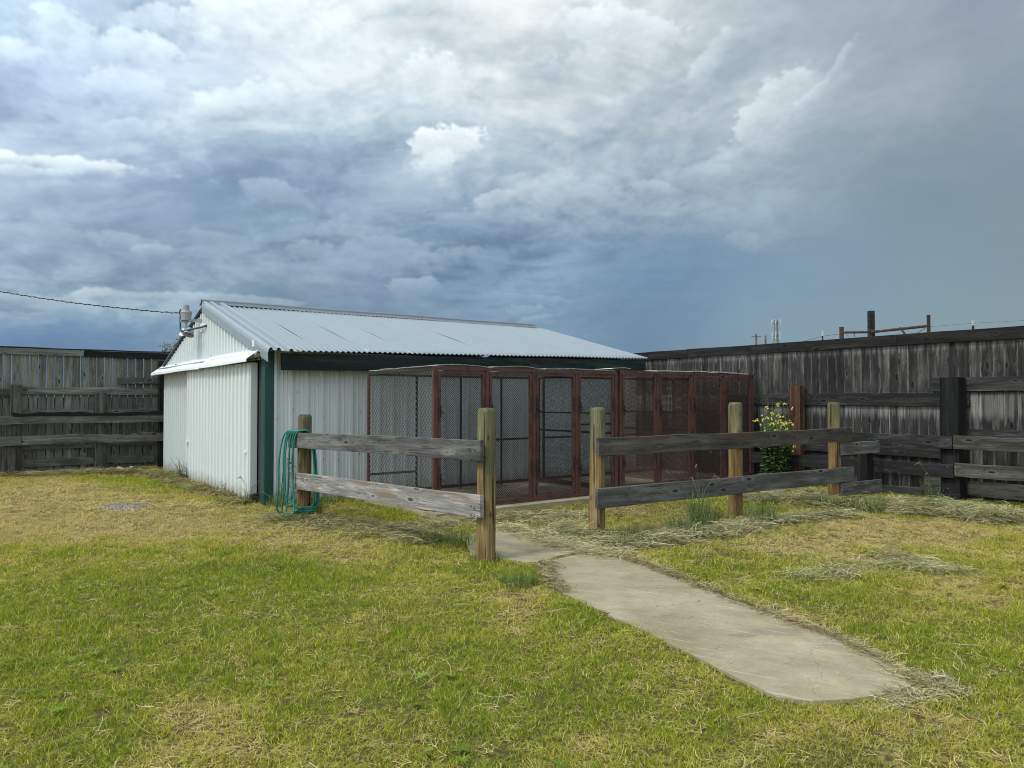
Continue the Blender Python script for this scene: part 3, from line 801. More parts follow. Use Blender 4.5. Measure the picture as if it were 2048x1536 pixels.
poly_slab('slab', s1, .003, -.10, M_CONC, path_root)
poly_slab('slab', s2, -.004, -.10, M_CONC, path_root)
poly_slab('slab', smooth_poly(slab2_poly, 2, .003), -.002, -.10, M_CONC, path_root)
# pad below the kennels
MK = mat_of(K0, YAW_K)
pad_poly = [MK @ Vector(p) for p in ((-.10, -.22, 0), (3.5, -.26, 0), (7.2, -.26, 0), (7.2, 2.2, 0), (-.10, 2.2, 0))]
pad = poly_slab('concrete_pad', pad_poly, .05, -.1, M_CONC); tag(pad, kind='structure')

# ================================================================== shed
shed = thing('metal_shed', 'white corrugated metal shed with galvanised gable roof and green corner trim', 'shed', C0, YAW_S)
LEN, WID, RIDGE = 7.75, 6.79, 3.335
def eave_z(u): return 2.265 + .14 * max(0, min(1, u / LEN))
def roof_z(u, v):
    if v <= WID / 2: return RIDGE - (RIDGE - eave_z(u)) * (WID / 2 - v) / (WID / 2 + .3)
    return RIDGE - (RIDGE - 2.265) * (v - WID / 2) / (WID / 2 + .3)
# side wall panels
def rib_profile(u, period=.245):
    t = (u / period) % 1.0
    w = .034 * max(0, min(1, (.13 - abs(t - .5)) / .035)) if abs(t - .5) < .13 else 0
    for c in (.0, .25, .75, 1.0):
        if abs(t - c) < .035: w = max(w, .008)
    return w
def side_panel(u0, u1, v, z0, z1, out=-1, mat=M_WHITE_SIDE, name='wall_panel'):
    us = []
    k = u0
    step = .245 / 28
    while k < u1 - 1e-6: us.append(k); k += step
    us.append(u1)
    P = [[(u, v + out * rib_profile(u), z) for u in us] for z in (z0, (z0 + z1) / 2, z1(u0) if callable(z1) else z1)] if not callable(z1) else None
    mb = MB(); slab(mb, P, (0, -out * .004, 0))
    return mb.build(name, mat, shed)
u = .10; k = 0
while u < LEN - .01:
    u1 = min(LEN, u + .98)
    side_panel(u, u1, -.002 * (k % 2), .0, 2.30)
    u = u1; k += 1
u = .0
while u < LEN - .01:
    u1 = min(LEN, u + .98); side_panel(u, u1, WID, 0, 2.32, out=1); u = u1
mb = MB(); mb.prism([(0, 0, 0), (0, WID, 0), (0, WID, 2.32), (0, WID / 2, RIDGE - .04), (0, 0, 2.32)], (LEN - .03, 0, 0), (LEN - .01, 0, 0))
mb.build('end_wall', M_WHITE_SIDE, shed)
# gable: ribs 0.18 m apart
def gab_profile(v, period=.18):
    t = (v / period) % 1.0
    d = abs(t - .5)
    return .038 * max(0, min(1, (.22 - d) / .045))
def gable_panel(name, v0, v1, z0, ztop, uu, mat=M_WHITE, out=-1, parent=None, amp=1.0, wobble=.0):
    vs = list(np.arange(v0, v1, .18 / 20)) + [v1]
    P = []
    for f in (0, .33, .66, 1):
        P.append([(uu + out * amp * gab_profile(v), v, z0 + ((ztop(v) if callable(ztop) else ztop) - z0) * f) for v in vs])
    mb = MB(); slab(mb, P, (-out * .004, 0, 0))
    return mb.build(name, mat, parent or shed)
v = 0.0
while v < WID - .01:
    v1 = min(WID, v + .90)
    gable_panel('gable_panel', v, v1, 2.16, lambda q: roof_z(0, q) - .03, -.006 - .003 * (round(v / .9) % 2))
    v = v1
v = 4.14
while v < WID - .01:
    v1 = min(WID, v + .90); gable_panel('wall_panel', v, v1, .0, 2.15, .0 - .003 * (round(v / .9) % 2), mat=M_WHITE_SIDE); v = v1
mb = MB(); mb.box((.06, 2.15, 1.07), (.03, 3.98, 2.14)); mb.build('opening_shade_wall', M_SHADOWGAP, shed)  # panel behind the closed door, the opening's shade put into its colour
# sliding door
V0, V1 = .335, 4.22
mb = MB()
mb.box((-.072, (V0 + V1) / 2, 1.075), (.07, V1 - V0, 2.06))
door = mb.build('sliding_door', M_WHITE, shed)
vs = list(np.arange(V0 + .012, V1, .21 / 20)) + [V1]
def door_prof(v, period=.21):
    t = ((v - V0) / period) % 1.0
    return .034 * max(0, min(1, (.23 - abs(t - .5)) / .045))
mb = MB()
P = [[(-.112 - door_prof(v) - .004 * math.sin(f * 3.1), v, .035 + 2.085 * f) for v in vs] for f in (0, .25, .5, .75, 1)]
slab(mb, P, (.004, 0, 0))
mb.build('door_skin', M_WHITE, door)
mb = MB(); mb.box((-.078, V0 - .004, 1.075), (.095, .008, 2.09)); mb.box((-.131, V0 + .012, 1.075), (.004, .035, 2.09)); mb.build('door_edge', M_WHITE_SIDE, door)
for (vv, zz) in ((4.13, .745), (V0 + .17, .755)):
    mb = MB(); mb.box((-.145, vv, zz), (.03, .10, .045)); mb.box((-.165, vv, zz - .01), (.02, .13, .018)); mb.build('handle', M_SHADE, door)
mb = MB()
for zr in (.72, 1.42, 2.06):
    vv = V0 + .10
    while vv < V1 - .05:
        mb.box((-.135, vv + .03, zr + R.uniform(-.004, .004)), (.010, .010, .010)); vv += .21
tag(mb.build('screws', M_ZINC, door), kind='stuff')
mb = MB(); mb.box((-.10, V0 - .01, .03), (.14, .07, .10)); mb.box((-.10, V0 - .02, .105), (.09, .05, .05)); mb.build('roller_guide', M_ZINC, door)
mb = MB(); mb.box((-.06, .27, .07), (.10, .09, .13)); mb.tube([(-.13, .27, .07), (.0, .27, .07)], .055, 12); mb.build('door_stop', M_BLACKSTEEL, shed)
# track cover and track
def awning(v0, v1, du=0.0, dz=0.0):
    mb = MB()
    prof = [(-.012, 2.335), (-.03, 2.315), (-.255, 2.150), (-.262, 2.105), (-.250, 2.103)]
    P = []
    for (uu, zz) in prof:
        P.append([(uu - du + .004 * math.sin(v * 2.3), v, zz + dz + .006 * math.sin(v * 1.7 + 1)) for v in np.linspace(v0, v1, 14)])
    slab(mb, P, (.003, 0, -.004))
    return mb.build('track_cover', M_AWN, shed)
awning(2.90, 6.62); awning(.11, 2.885, .012, .012); awning(6.60, 6.98, .015, -.012)
mb = MB(); mb.tube([(-.11, .02, 2.225), (-.11, 6.9, 2.21)], .045, 12, cap=False); mb.tube([(-.11, .06, 2.225), (-.11, 6.9, 2.21)], .034, 12)
mb.build('track', M_ZINC, shed)
for vv in (.3, 1.6, 2.9, 4.2, 5.5, 6.6): MB().box((-.04, vv, 2.23), (.09, .05, .12)).build('track_bracket', M_BLACKSTEEL, shed)
# corner trim
mb = MB()
mb.prism([(-.034, -.034, 0), (.105, -.034, 0), (.105, -.006, 0), (.03, -.002, 0), (.0, .03, 0), (-.006, .15, 0), (-.034, .15, 0)][::-1], (0, 0, -.02), (0, 0, 2.30))
mb.build('corner_post', M_GREEN, shed)
mb = MB(); mb.box((-.01, .215, 1.1), (.03, .12, 2.2)); mb.build('gap_shade_strip', M_SHADOWGAP, shed)  # dark strip in the gap beside the door, shade painted as colour
# fascia beam
board('fascia_beam', (.135, -.235, 2.115), (4.75, -.235, 2.20), .25, .05, M_BEAM, shed, wob=.003)
board('fascia_beam', (4.755, -.237, 2.20), (LEN + .05, -.237, 2.255), .25, .05, M_BEAM, shed, wob=.003)
mb = MB(); mb.tube([(3.05, -.28, 2.27), (3.05, -.285, 2.05)], .008, 6); mb.tube([(3.05, -.285, 2.05), (3.05, -.30, 2.02), (3.05, -.32, 2.04)], .012, 6); mb.build('hook', M_BLACKSTEEL, shed)
# roof sheets
PITCH_R = .09
def roof_sheet(u0, u1, side, lift0=0.0, seed=0):
    us = np.arange(u0, u1 + 1e-6, PITCH_R / 8); P = []
    far = WID / 2 + .3
    slack = .008 * mnoise.noise(Vector((seed * 3.3, 1, 2)))
    rows = 10
    for i in range(rows + 1):
        f = i / rows
        v = WID / 2 - far * f - (slack if f == 1 else 0)
        row = []
        for u_ in us:
            z = roof_z(u_, max(v, -.3)) + .012 * math.cos(2 * math.pi * u_ / PITCH_R) + .012
            e = (u_ - u0) / (u1 - u0)
            z += lift0 * math.exp(-e * 16) * math.exp(-((f - .62) / .17) ** 2)
            z += .006 * mnoise.noise(Vector((u_ * .8, v * .7, 4)))
            row.append((u_, v if side > 0 else WID - v, z))
        P.append(row)
    mb = MB(); slab(mb, P, (0, 0, -.005))
    o = mb.build('roof_sheet', M_GALV, shed, smooth=True)
    return o
nsh = 10; sw_ = .81
for s in (1, -1):
    for k in range(nsh):
        u0 = -.06 + k * sw_ * .972; u1 = min(u0 + sw_, LEN + .16)
        roof_sheet(u0, u1, s, .013 if (s > 0 and k in (1, 2, 3, 5, 8)) else .004, seed=k + 20 * s)
# rake trim with folds, near gable
prof = [(-.092, -.155), (-.095, -.02), (-.085, .028), (-.060, .060), (-.035, .060), (-.02, .022), (.03, .022), (.045, .062), (.085, .062), (.10, .020), (.215, .018), (.23, .056), (.275, .056), (.29, .020), (.36, .022)]
P = []
for (uu, dz_) in prof:
    row = []
    for f in np.linspace(0, 1, 8):
        v = WID / 2 - (WID / 2 + .34) * f
        row.append((uu, v, roof_z(0, max(v, -.3)) + dz_ + .004 * math.sin(f * 9 + uu * 8) - (.012 if v < -.3 else 0)))
    P.append(row)
mb = MB(); slab(mb, P, (0, 0, -.004)); mb.build('rake_trim', M_TRIM, shed)
board('rake_batten', (-.035, WID / 2 + .05, RIDGE - .055), (-.035, WID + .28, roof_z(0, WID + .28) - .055), .07, .05, M_BEAM, shed, wob=.004)
mb = MB(); mb.box((-.06, .30, 2.41), (.10, .09, .10)); mb.build('trim_end', M_WHITE, shed)
# ridge
P = []
for (dv, dz_) in ((-.16, -.035), (-.06, .002), (-.038, .02), (-.03, .05), (0, .066), (.03, .05), (.038, .02), (.06, .002), (.16, -.035)):
    P.append([(u_, WID / 2 + dv, RIDGE + dz_ + .018 + .004 * math.sin(u_ * 1.9)) for u_ in np.linspace(-.10, LEN - .02, 20)])
mb = MB(); slab(mb, P, (0, 0, -.004)); mb.build('ridge_cap', M_GALV_DK, shed, smooth=False)
# screws in the side wall, dark rubber washers
mb = MB()
for zr in (2.02, 1.27, .62, .12):
    for k in range(30):
        u_ = .2 + k * .245
        if u_ > LEN - .1: break
        if R.random() < .85: mb.box((u_ + R.choice((-.045, .17)), -.010, zr + R.uniform(-.02, .02)), (.013, .012, .013))
for k in range(16):
    mb.box((R.uniform(.2, 2.6), -.006, R.uniform(.6, 1.8)), (.011, .008, .014))
tag(mb.build('screws', M_BLACKSTEEL, shed), kind='stuff')
# rust run on the gable
mr = paint_mat('rust_run', (.42, .36, .22), .6, dirt=.6, dirtcol=(.30, .22, .10))
mb = MB()
vr = 1.41
P = [[(-.0285 + .0, vr + dv_ + .006 * math.sin(z * 9), z) for dv_ in (-.016, .014)] for z in np.linspace(2.33, roof_z(0, vr) - .05, 7)]
slab(mb, P, (.003, 0, 0)); mb.build('rust_run', mr, shed)

# ------------------------------------------------------------------ yard light, conduit and cable at the gable peak
MS = mat_of(C0, YAW_S)
ul = thing('yard_light', 'grey photocell yard light with white shades on the shed gable peak', 'lamp', MS @ Vector((-.02, 3.55, 2.98)), YAW_S)
def LL(p): return Vector(p)
mb = MB(); mb.tube([(-.27, .17, .06), (-.27, .17, .20)], [.088, .098], 16); mb.tube([(-.27, .17, .20), (-.27, .17, .24)], [.105, .088], 16); mb.tube([(-.27, .17, .24), (-.27, .17, .34)], .055, 14); mb.build('housing', M_GREYPLASTIC, ul, smooth=False)
mb = MB(); mb.bar((.02, .02, .06), (-.36, .22, .045), .045, .05); mb.tube([(-.27, .17, .05), (-.27, .17, -.12)], .026, 8); mb.bar((-.36, .30, .045), (-.20, .05, .045), .02, .02); mb.build('bracket', M_GREYPLASTIC, ul)
def shade(c, tilt, mat):
    rows = []; n = 18
    for (r_, z) in ((.015, .085), (.05, .08), (.072, .045), (.082, 0.0), (.098, -.05), (.102, -.055)):
        rows.append([Vector((r_ * math.cos(2 * math.pi * k / n), r_ * math.sin(2 * math.pi * k / n), z)) for k in range(n + 1)])
    q = Euler(tilt).to_matrix()
    rows = [[q @ p + Vector(c) for p in row] for row in rows]
    mb = MB(); slab(mb, rows, (0, 0, -.003), rim=False); return mb.build('lamp_shade', mat, ul, smooth=True)
shade((-.27, .27, -.16), (.15, .0, 0), M_SHADE); shade((-.24, .06, -.17), (-.3, .35, 0), M_GREYPLASTIC)
mb = MB(); mb.tube([(.0, -.02, -.08), (-.05, -.02, -.08)], .085, 14); mb.tube([(-.05, -.02, -.08), (-.065, -.02, -.08)], [.04, .035], 12); mb.build('junction_box', M_SHADE, ul)
cd = thing('conduit', 'dark blue bent electrical conduit below the yard light', 'conduit', MS @ Vector((-.02, 3.55, 2.98)), YAW_S)
pts = [(-.34, .33, .20), (-.34, .31, .12), (-.35, .27, 0), (-.36, .24, -.07), (-.36, .22, -.12), (-.35, .17, -.15), (-.33, .08, -.15), (-.25, -.06, -.13), (-.10, -.22, -.09), (-.01, -.30, -.06)]
MB().tube(pts, .019, 8).build('pipe', M_CONDUIT, cd, smooth=True)
mb = MB()
for a_ in range(2): mb.tube([(-.34 + .01 * a_, .34 + .05 * math.sin(t), .215 + .045 * math.cos(t) + .02 * a_) for t in np.linspace(0, 6.0, 12)], .008, 6)
mb.build('cable_loop', M_WIRE, cd)
cs = MS @ Vector((-.36, 3.95, 3.19))
pts = []; far_ = Vector((-30, 20, 0))
for s_ in np.linspace(0, 1, 60):
    s2_ = s_ ** 1.5
    p = cs.lerp(Vector((-30, 20, cs.z)), s2_); p.z = cs.z + 2.14 * s2_ + 6.4 * s2_ * s2_
    pts.append(p)
mb = MB(); mb.tube([p - cs for p in pts], .008, 6)
tw = []
for i in range(220):
    s2_ = .25 * i / 219; p = cs.lerp(Vector((-30, 20, cs.z)), s2_); p.z = cs.z + 2.14 * s2_ + 6.4 * s2_ * s2_
    tw.append(p - cs + Vector((0, .012 * math.cos(i * .8), .012 * math.sin(i * .8))))
mb.tube(tw, .006, 5)
cab = mb.build('overhead_cable', M_WIRE, None, loc=cs); tag(cab, 'thin black twisted overhead cable running left from the shed peak', 'cable')

# ================================================================== kennels
def mesh_panel(w, h, dx_, dz_, r_, name, mat, flat=False):
    """diamond mesh in the local xz plane; every strand a three-sided bar"""
    nx_, nz_ = int(round(w / (dx_ / 2))), int(round(h / (dz_ / 2)))
    hx, hz = w / nx_, h / nz_
    I, J = np.meshgrid(np.arange(nx_ + 1), np.arange(nz_ + 1), indexing='ij')
    ok = (I + J) % 2 == 0
    segs = []
    for s in (1, -1):
        m_ = ok & (I < nx_) & (J + s >= 0) & (J + s <= nz_)
        i, j = I[m_], J[m_]
        segs.append(np.stack([i * hx, j * hz, (i + 1) * hx, (j + s) * hz], -1))
    S = np.concatenate(segs); n = len(S)
    d = S[:, 2:] - S[:, :2]; d /= np.linalg.norm(d, axis=1)[:, None]
    nrm = np.stack([-d[:, 1], d[:, 0]], -1)
    V = np.zeros((n, 6, 3))
    for e, (x, z) in enumerate(((S[:, 0], S[:, 1]), (S[:, 2], S[:, 3]))):
        for k, (on, oy) in enumerate(((-r_, -.5 * r_), (r_, -.5 * r_), (0, r_))):
            V[:, e * 3 + k, 0] = x + nrm[:, 0] * on; V[:, e * 3 + k, 2] = z + nrm[:, 1] * on; V[:, e * 3 + k, 1] = oy
    b_ = (np.arange(n) * 6)[:, None]
    F_ = np.concatenate([b_ + np.array(q) for q in ((0, 1, 4, 3), (1, 2, 5, 4), (2, 0, 3, 5))])
    me = bpy.data.meshes.new(name)
    me.vertices.add(n * 6); me.vertices.foreach_set('co', V.astype(np.float32).ravel())
    me.loops.add(len(F_) * 4); me.loops.foreach_set('vertex_index', F_.astype(np.int32).ravel())
    me.polygons.add(len(F_)); me.polygons.foreach_set('loop_start', np.arange(len(F_), dtype=np.int32) * 4)
    me.update(calc_edges=True); me.validate()
    me.materials.append(mat)
    return me
ME_DOOR = mesh_panel(.70, 1.80, .036, .024, .0026, 'expanded_mesh', M_EXPMESH)
ME_DOOR_R = mesh_panel(.76, 1.80, .036, .024, .0023, 'expanded_mesh', M_RUSTMESH)
ME_PART = mesh_panel(1.90, 1.84, .06, .04, .0022, 'expanded_mesh', M_EXPMESH)
ME_PART_R = mesh_panel(1.90, 1.84, .034, .021, .0030, 'expanded_mesh', M_RUSTMESH)
ME_CHAIN = mesh_panel(1.88, 1.86, .075, .075, .0034, 'chain_link', M_CHAIN)

def latch_mesh():
    mb = MB()
    mb.box((0, -.008, 0), (.05, .010, .04))
    mb.tube([(-.008, -.018, -.13), (-.008, -.018, .12)], .0075, 6)
    mb.tube([(-.008, -.018, .12), (-.012, -.02, .15), (-.03, -.02, .165), (-.05, -.018, .155)], .0065, 6)
    mb.tube([(.018, -.018, -.09), (.018, -.018, .06)], .0065, 6)
    mb.tube([(.018, -.018, -.01), (.045, -.02, -.02), (.055, -.018, -.05)], .006, 6)
    me = mb.mesh('latch'); me.materials.append(M_BLACKSTEEL); return me
ME_LATCH = latch_mesh()
def hinge_mesh():
    mb = MB(); mb.tube([(0, -.012, -.11), (0, -.012, .11)], .009, 8); mb.box((.0, -.006, 0), (.022, .006, .16))
    me = mb.mesh('hinge'); me.materials.append(M_BLACKSTEEL); return me
ME_HINGE = hinge_mesh()

def kennel(label, x0, bays, bw, H, dmesh, dw, red, partm, parts_at, left_mesh, z0, depth=1.94, sag=0.0):
    o0 = MK @ Vector((x0, 0, z0))
    t = thing('dog_kennel', label, 'kennel', o0, YAW_K)
    L = bays * bw
    P_ = .062
    for k in range(bays + 1):
        MB().box((k * bw, 0, H / 2), (P_, .05, H)).build('post', red, t)
        if k < bays or True:
            MB().tube([(k * bw, depth, 0), (k * bw, depth, H - .05)], .024 if k in (0, bays) else .019, 8).build('post', M_RUST if k in (0, bays) else M_BLACKSTEEL, t)
    MB().box((L / 2, -.002, H - .012), (L + P_, .058, .05)).build('top_rail', red, t)
    MB().box((L / 2, -.002, .03), (L + P_, .058, .05)).build('bottom_rail', red, t)
    MB().bar((0, depth, H - .05), (L, depth, H - .05), .03, .035).build('top_rail', M_RUST, t)
    MB().bar((0, depth, .05), (L, depth, .05), .03, .05).build('bottom_rail', M_RUST, t)
    for xx in (0, L):
        MB().bar((xx, 0, H - .03), (xx, depth, H - .05), .022, .022).build('side_rail', M_BLACKSTEEL, t)
        MB().bar((xx, 0, .04), (xx, depth, .04), .03, .06).build('side_rail', M_RUST, t)
    # middle rails of the back
    for k in range(bays):
        zz = (.34, .80, .80, .80)[k % 4] if x0 < 1 else (.80, 1.02, .80, .80)[k % 4]
        MB().bar((k * bw, depth - .02, zz), ((k + 1) * bw, depth - .02, zz), .025, .035).build('mid_rail', M_RUST, t)
    # doors
    for k in range(bays):
        xa, xb = k * bw + P_ / 2 + .010, (k + 1) * bw - P_ / 2 - .010
        w = xb - xa; st = .042; zt = H - .05; zb = .068
        mb = MB()
        mb.box((xa + st / 2, -.006, (zt + zb) / 2), (st, .034, zt - zb)); mb.box((xb - st / 2, -.006, (zt + zb) / 2), (st, .034, zt - zb))
        mb.box(((xa + xb) / 2, -.006, zt - .018), (w - 2 * st, .032, .036)); mb.box(((xa + xb) / 2, -.006, zb + .018), (w - 2 * st, .032, .036))
        d = mb.build('door', red, t)
        Mx = Matrix.Translation((xa + st - .008, .012, zb + .02)) @ Matrix.Diagonal(((w - 2 * st + .016) / dw, 1, (zt - zb - .04) / 1.80, 1))
        link('mesh', dmesh, d, M=Mx)
        for zl in (1.36, .46):
            link('latch', ME_LATCH, d, loc=(xa + .016 + R.uniform(-.003, .003), -.024, zl + R.uniform(-.03, .03)))
            link('hinge', ME_HINGE, d, loc=(xb - .012, -.024, zl + .06 + R.uniform(-.02, .02)))
    for xx in parts_at:
        Mx = Matrix.Translation((xx, .03, .05)) @ Matrix.Rotation(math.radians(90), 4, 'Z') @ Matrix.Diagonal((1, 1, (H - .1) / 1.84, 1))
        link('partition_mesh', partm, t, M=Mx)
        MB().bar((xx, 0.03, .95), (xx, depth, .95), .02, .03).build('partition_rail', M_BLACKSTEEL, t)
        MB().bar((xx, 0.03, 1.27), (xx, depth, 1.27), .016, .022).build('partition_rail', M_BLACKSTEEL, t)
    if left_mesh:
        Mx = Matrix.Translation((0, .03, .06)) @ Matrix.Rotation(math.radians(90), 4, 'Z')
        link('chain_link', ME_CHAIN, t, M=Mx)
    return t
k1 = kennel('left steel dog kennel with four red-brown doors and chain-link side', 0, 4, .855, 1.935, ME_DOOR, .70, M_RED, ME_PART, (4 * .855 - .02,), True, .06)
k2 = kennel('right steel dog kennel with rusty brown mesh beside the board fence', 3.535, 4, .90, 1.965, ME_DOOR_R, .76, M_RED, ME_PART_R, (1.8, 3.58), False, .06)
k1['group'] = k2['group'] = 'dog kennels in front of the shed'

def cover(name, label, cat, x0, x1, y0, y1, z, bulge, mat, seed, rag=.02, th=.010, tiltx=0):
    nx_, ny_ = 26, 12; P = []
    for j in range(ny_ + 1):
        row = []
        for i in range(nx_ + 1):
            fx, fy = i / nx_, j / ny_
            x = x0 + (x1 - x0) * fx; y = y0 + (y1 - y0) * fy
            if j == 0: y -= rag * abs(mnoise.noise(Vector((x * 9, seed, 1)))) * 1.5
            zz = z + bulge * math.sin(math.pi * fx) ** 1.0 * (1 - .55 * fy) + .012 * mnoise.noise(Vector((x * 3, y * 3, seed))) + tiltx * fx
            row.append(MK @ Vector((x, y, zz)))
        P.append(row)
    o0 = P[0][0].copy()
    P = [[p - o0 for p in row] for row in P]
    mb = MB(); slab(mb, P, (0, 0, th))
    o = mb.build(name, mat, None, loc=o0); tag(o, label, cat); return o
Z1 = .06 + 1.935 + .016
cover('plywood_sheet', 'bowed grey plywood sheet over the leftmost kennel door', 'plywood', .02, .86, -.02, 1.6, Z1, .022, M_PLY, 3)
cover('plywood_sheet', 'bowed plywood sheet on the left kennel roof, second from its chain-link side', 'plywood', .93, 1.85, -.02, 1.5, Z1, .026, M_PLY, 5)
cover('plywood_sheet', 'flat ragged pale sheet on the right half of the left kennel roof', 'plywood', 1.95, 3.42, .0, 1.7, Z1 + .002, .012, M_PLY, 9, rag=.04, th=.014)
cover('torn_sheet', 'torn whitish sheet curling up where the two kennels meet', 'sheet', 3.25, 3.75, -.03, .5, Z1 + .035, .02, M_FOIL, 13, rag=.05, th=.004, tiltx=.02)
cover('torn_sheet', 'long torn pale sheet lying along the right kennel roof', 'sheet', 4.4, 7.0, -.02, 1.5, .06 + 1.965 + .016, .014, M_FOIL, 17, rag=.04, th=.012)
cover('torn_sheet', 'crumpled white sheet on the back left corner of the kennel roof', 'sheet', .03, 1.2, 1.62, 2.0, Z1 - .01, .03, M_FOIL, 23, rag=.03, th=.006)
# loose planks at the kennel's foot
def loose(name, label, cat, a, b_, w, t, mat, roll=0.0):
    a, b_ = Vector(a), Vector(b_); o = board(name, a, b_, w, t, mat, None, wob=.004, roll=roll); tag(o, label, cat); return o
loose('base_plank', 'dark red plank on the ground under the kennel chain-link side', 'plank', MK @ Vector((-.04, .12, .04)), MK @ Vector((-.04, 1.98, .05)), .10, .045, M_RUST)
loose('base_plank', 'pale thin strip lying in front of the leftmost kennel door', 'plank', MK @ Vector((.08, -.16, .065)), MK @ Vector((.62, -.13, .065)), .03, .05, M_STONE)

# ================================================================== fence posts
def round_post(h, r_, seed, lean=(0, 0), flat=False):
    n = 26; rows = []
    zs = [-.25] + list(np.linspace(0, h - .045, 14)) + [h - .02, h - .004, h]
    rs = [1] * 15 + [.93, .80, .02]
    for z, k in zip(zs, rs):
        row = []
        for i in range(n + 1):
            a_ = 2 * math.pi * (i % n) / n
            e = 1 + .035 * mnoise.noise(Vector((math.cos(a_) * 1.5, math.sin(a_) * 1.5, z * .8 + seed * 5))) - .02 * z + (.05 * (mnoise.noise(Vector((math.cos(a_) * 4, math.sin(a_) * 4, z * .4 + seed))) > .38) * -1)
            row.append((math.cos(a_) * r_ * k * e + lean[0] * z, math.sin(a_) * r_ * k * e + lean[1] * z, z))
        rows.append(row)
    mb = MB(); mb.grid(rows); mb.f.append(tuple(range(len(mb.v) - n - 1, len(mb.v) - 1)))
    me = mb.mesh('post')
    me.materials.append(M_POST)
    me.polygons.foreach_set('use_smooth', [True] * len(me.polygons))
    return me
YL = math.atan2(F0.y - E0.y, F0.x - E0.x)
lf = thing('rail_fence', 'low two-rail fence with a green hose, left of the concrete walk', 'fence', E0, YL)
for (p, h, s, lean) in ((E0, 1.36, 1, (.004, .0)), (F0, 1.475, 2, (-.006, .012))):
    q = mat_of(E0, YL).inverted() @ p
    link('post', round_post(h, .093, s, lean), lf, loc=q)
LEF = (F0 - E0).length
board('rail', (-.19, -.122, 1.01), (3.845, -.122, 1.065), .20, .048, M_LOWRAIL, lf, wob=.006, seg=30)
board('rail', (-.16, -.122, .474), (3.84, -.122, .53), .215, .048, M_LOWRAIL2, lf, wob=.006, seg=30)
YR = math.atan2(D0.y - A0.y, D0.x - A0.x)
rf = thing('rail_fence', 'low two-rail fence with three round posts, right of the concrete walk', 'fence', A0, YR)
MRF = mat_of(A0, YR); iMRF = MRF.inverted()
for (p, h, s, lean) in ((A0, 1.465, 3, (.012, .0)), (B0, 1.52, 4, (.006, 0)), (D0, 1.515, 5, (.0, .004))):
    link('post', round_post(h, .095, s, lean), rf, loc=iMRF @ p)
board('rail', (-.10, -.125, 1.012), (5.14, -.125, 1.012), .21, .05, M_LOWRAIL4, rf, wob=.012, seg=40)
board('rail', (-.12, -.125, .422), (5.18, -.125, .402), .228, .05, M_LOWRAIL3, rf, wob=.006, seg=40)
lf['group'] = rf['group'] = 'low rail fences either side of the walk'
pa, pb = iMRF @ Vector((5.02, 11.50, 0)), iMRF @ Vector((5.96, 12.28, 0))
board('return_board', (pa.x, pa.y - .02, .80), (pb.x, pb.y - .03, .79), .19, .04, M_LOWRAIL3, rf, wob=.004)
board('return_board', (pa.x, pa.y - .02, .185), (pb.x + .06, pb.y - .03, .16), .20, .04, M_LOWRAIL, rf, wob=.004)
MB().box(tuple(iMRF @ Vector((5.84, 12.42, .42))), (.19, .16, .92)).build('timber_post', M_TIE, rf)

for (fr_, xs_, zs_) in ((lf, (0.02, LEF - .02), (1.06, .97, .52, .43)), (rf, (.03, (B0 - A0).length, (D0 - A0).length), (1.06, .97, .46, .37))):
    mb = MB()
    for x_ in xs_:
        for z_ in zs_:
            for dx_ in (-.03, .03): mb.box((x_ + dx_ + R.uniform(-.008, .008), -.152, z_ + R.uniform(-.012, .012)), (.010, .008, .010))
    tag(mb.build('nail_heads', M_BLACKSTEEL, fr_), kind='stuff')
# hose over the left fence
hs = thing('garden_hose', 'coiled green garden hose draped over the end of the left low fence', 'hose', E0, YL)
pts = []
HOSE = [(-.20, .03, .05, .10), (-.13, .015, .01, .115), (-.05, .24, .03, .12), (-.06, .02, -.02, .135), (.02, .15, -.04, .15)]
for k, (xf, zf, sp, xb) in enumerate(HOSE):
    xt = -.17 + .058 * k
    ctl = [(xb + .05, .10, .12 + .05 * (k % 3)), (xb + .03, .09, .55), (xb + .01, .06, .95), (xb - .02 + .01 * k, -.03, 1.115 + .004 * k), (xt + .06, -.10, 1.145), (xt, -.165, 1.125),
           (xt - .03, -.20 - sp * .4, 1.02), ((xt + xf) / 2 - .01 - .01 * (k % 2), -.22 - sp, .72), (xf, -.22 - sp, .36), (xf - .02, -.235 - sp, zf + .07), (xf + .01, -.21, zf), (xf * .4 + .02, -.17, zf + .01), (.02 + .03 * k, -.13, .05 + .02 * k), (.13, -.05, .05 + .02 * k)]
    pts += ctl
ctl = pts + [(.18, .05, .2), (.16, .05, .8), (.14, -.01, 1.11), (.10, -.11, 1.14), (.07, -.165, 1.08), (.03, -.19, .8), (.04, -.19, .5), (.10, -.20, .25), (.16, -.22, .05), (.19, -.24, .02)]
cur = []
def cr(p0, p1, p2, p3, t):
    p0, p1, p2, p3 = map(Vector, (p0, p1, p2, p3))
    return .5 * ((2 * p1) + (-p0 + p2) * t + (2 * p0 - 5 * p1 + 4 * p2 - p3) * t * t + (-p0 + 3 * p1 - 3 * p2 + p3) * t ** 3)
for i in range(1, len(ctl) - 2):
    for t in np.linspace(0, 1, 6, endpoint=False):
        p = cr(ctl[i - 1], ctl[i], ctl[i + 1], ctl[i + 2], t); p.z = max(p.z, .012); cur.append(p)
MB().tube(cur, .0115, 8).build('tube', M_HOSE, hs, smooth=True)
MB().tube([(.16, -.22, .03), (.205, -.25, .02)], [.014, .016], 10).build('coupling', M_ZINC, hs)

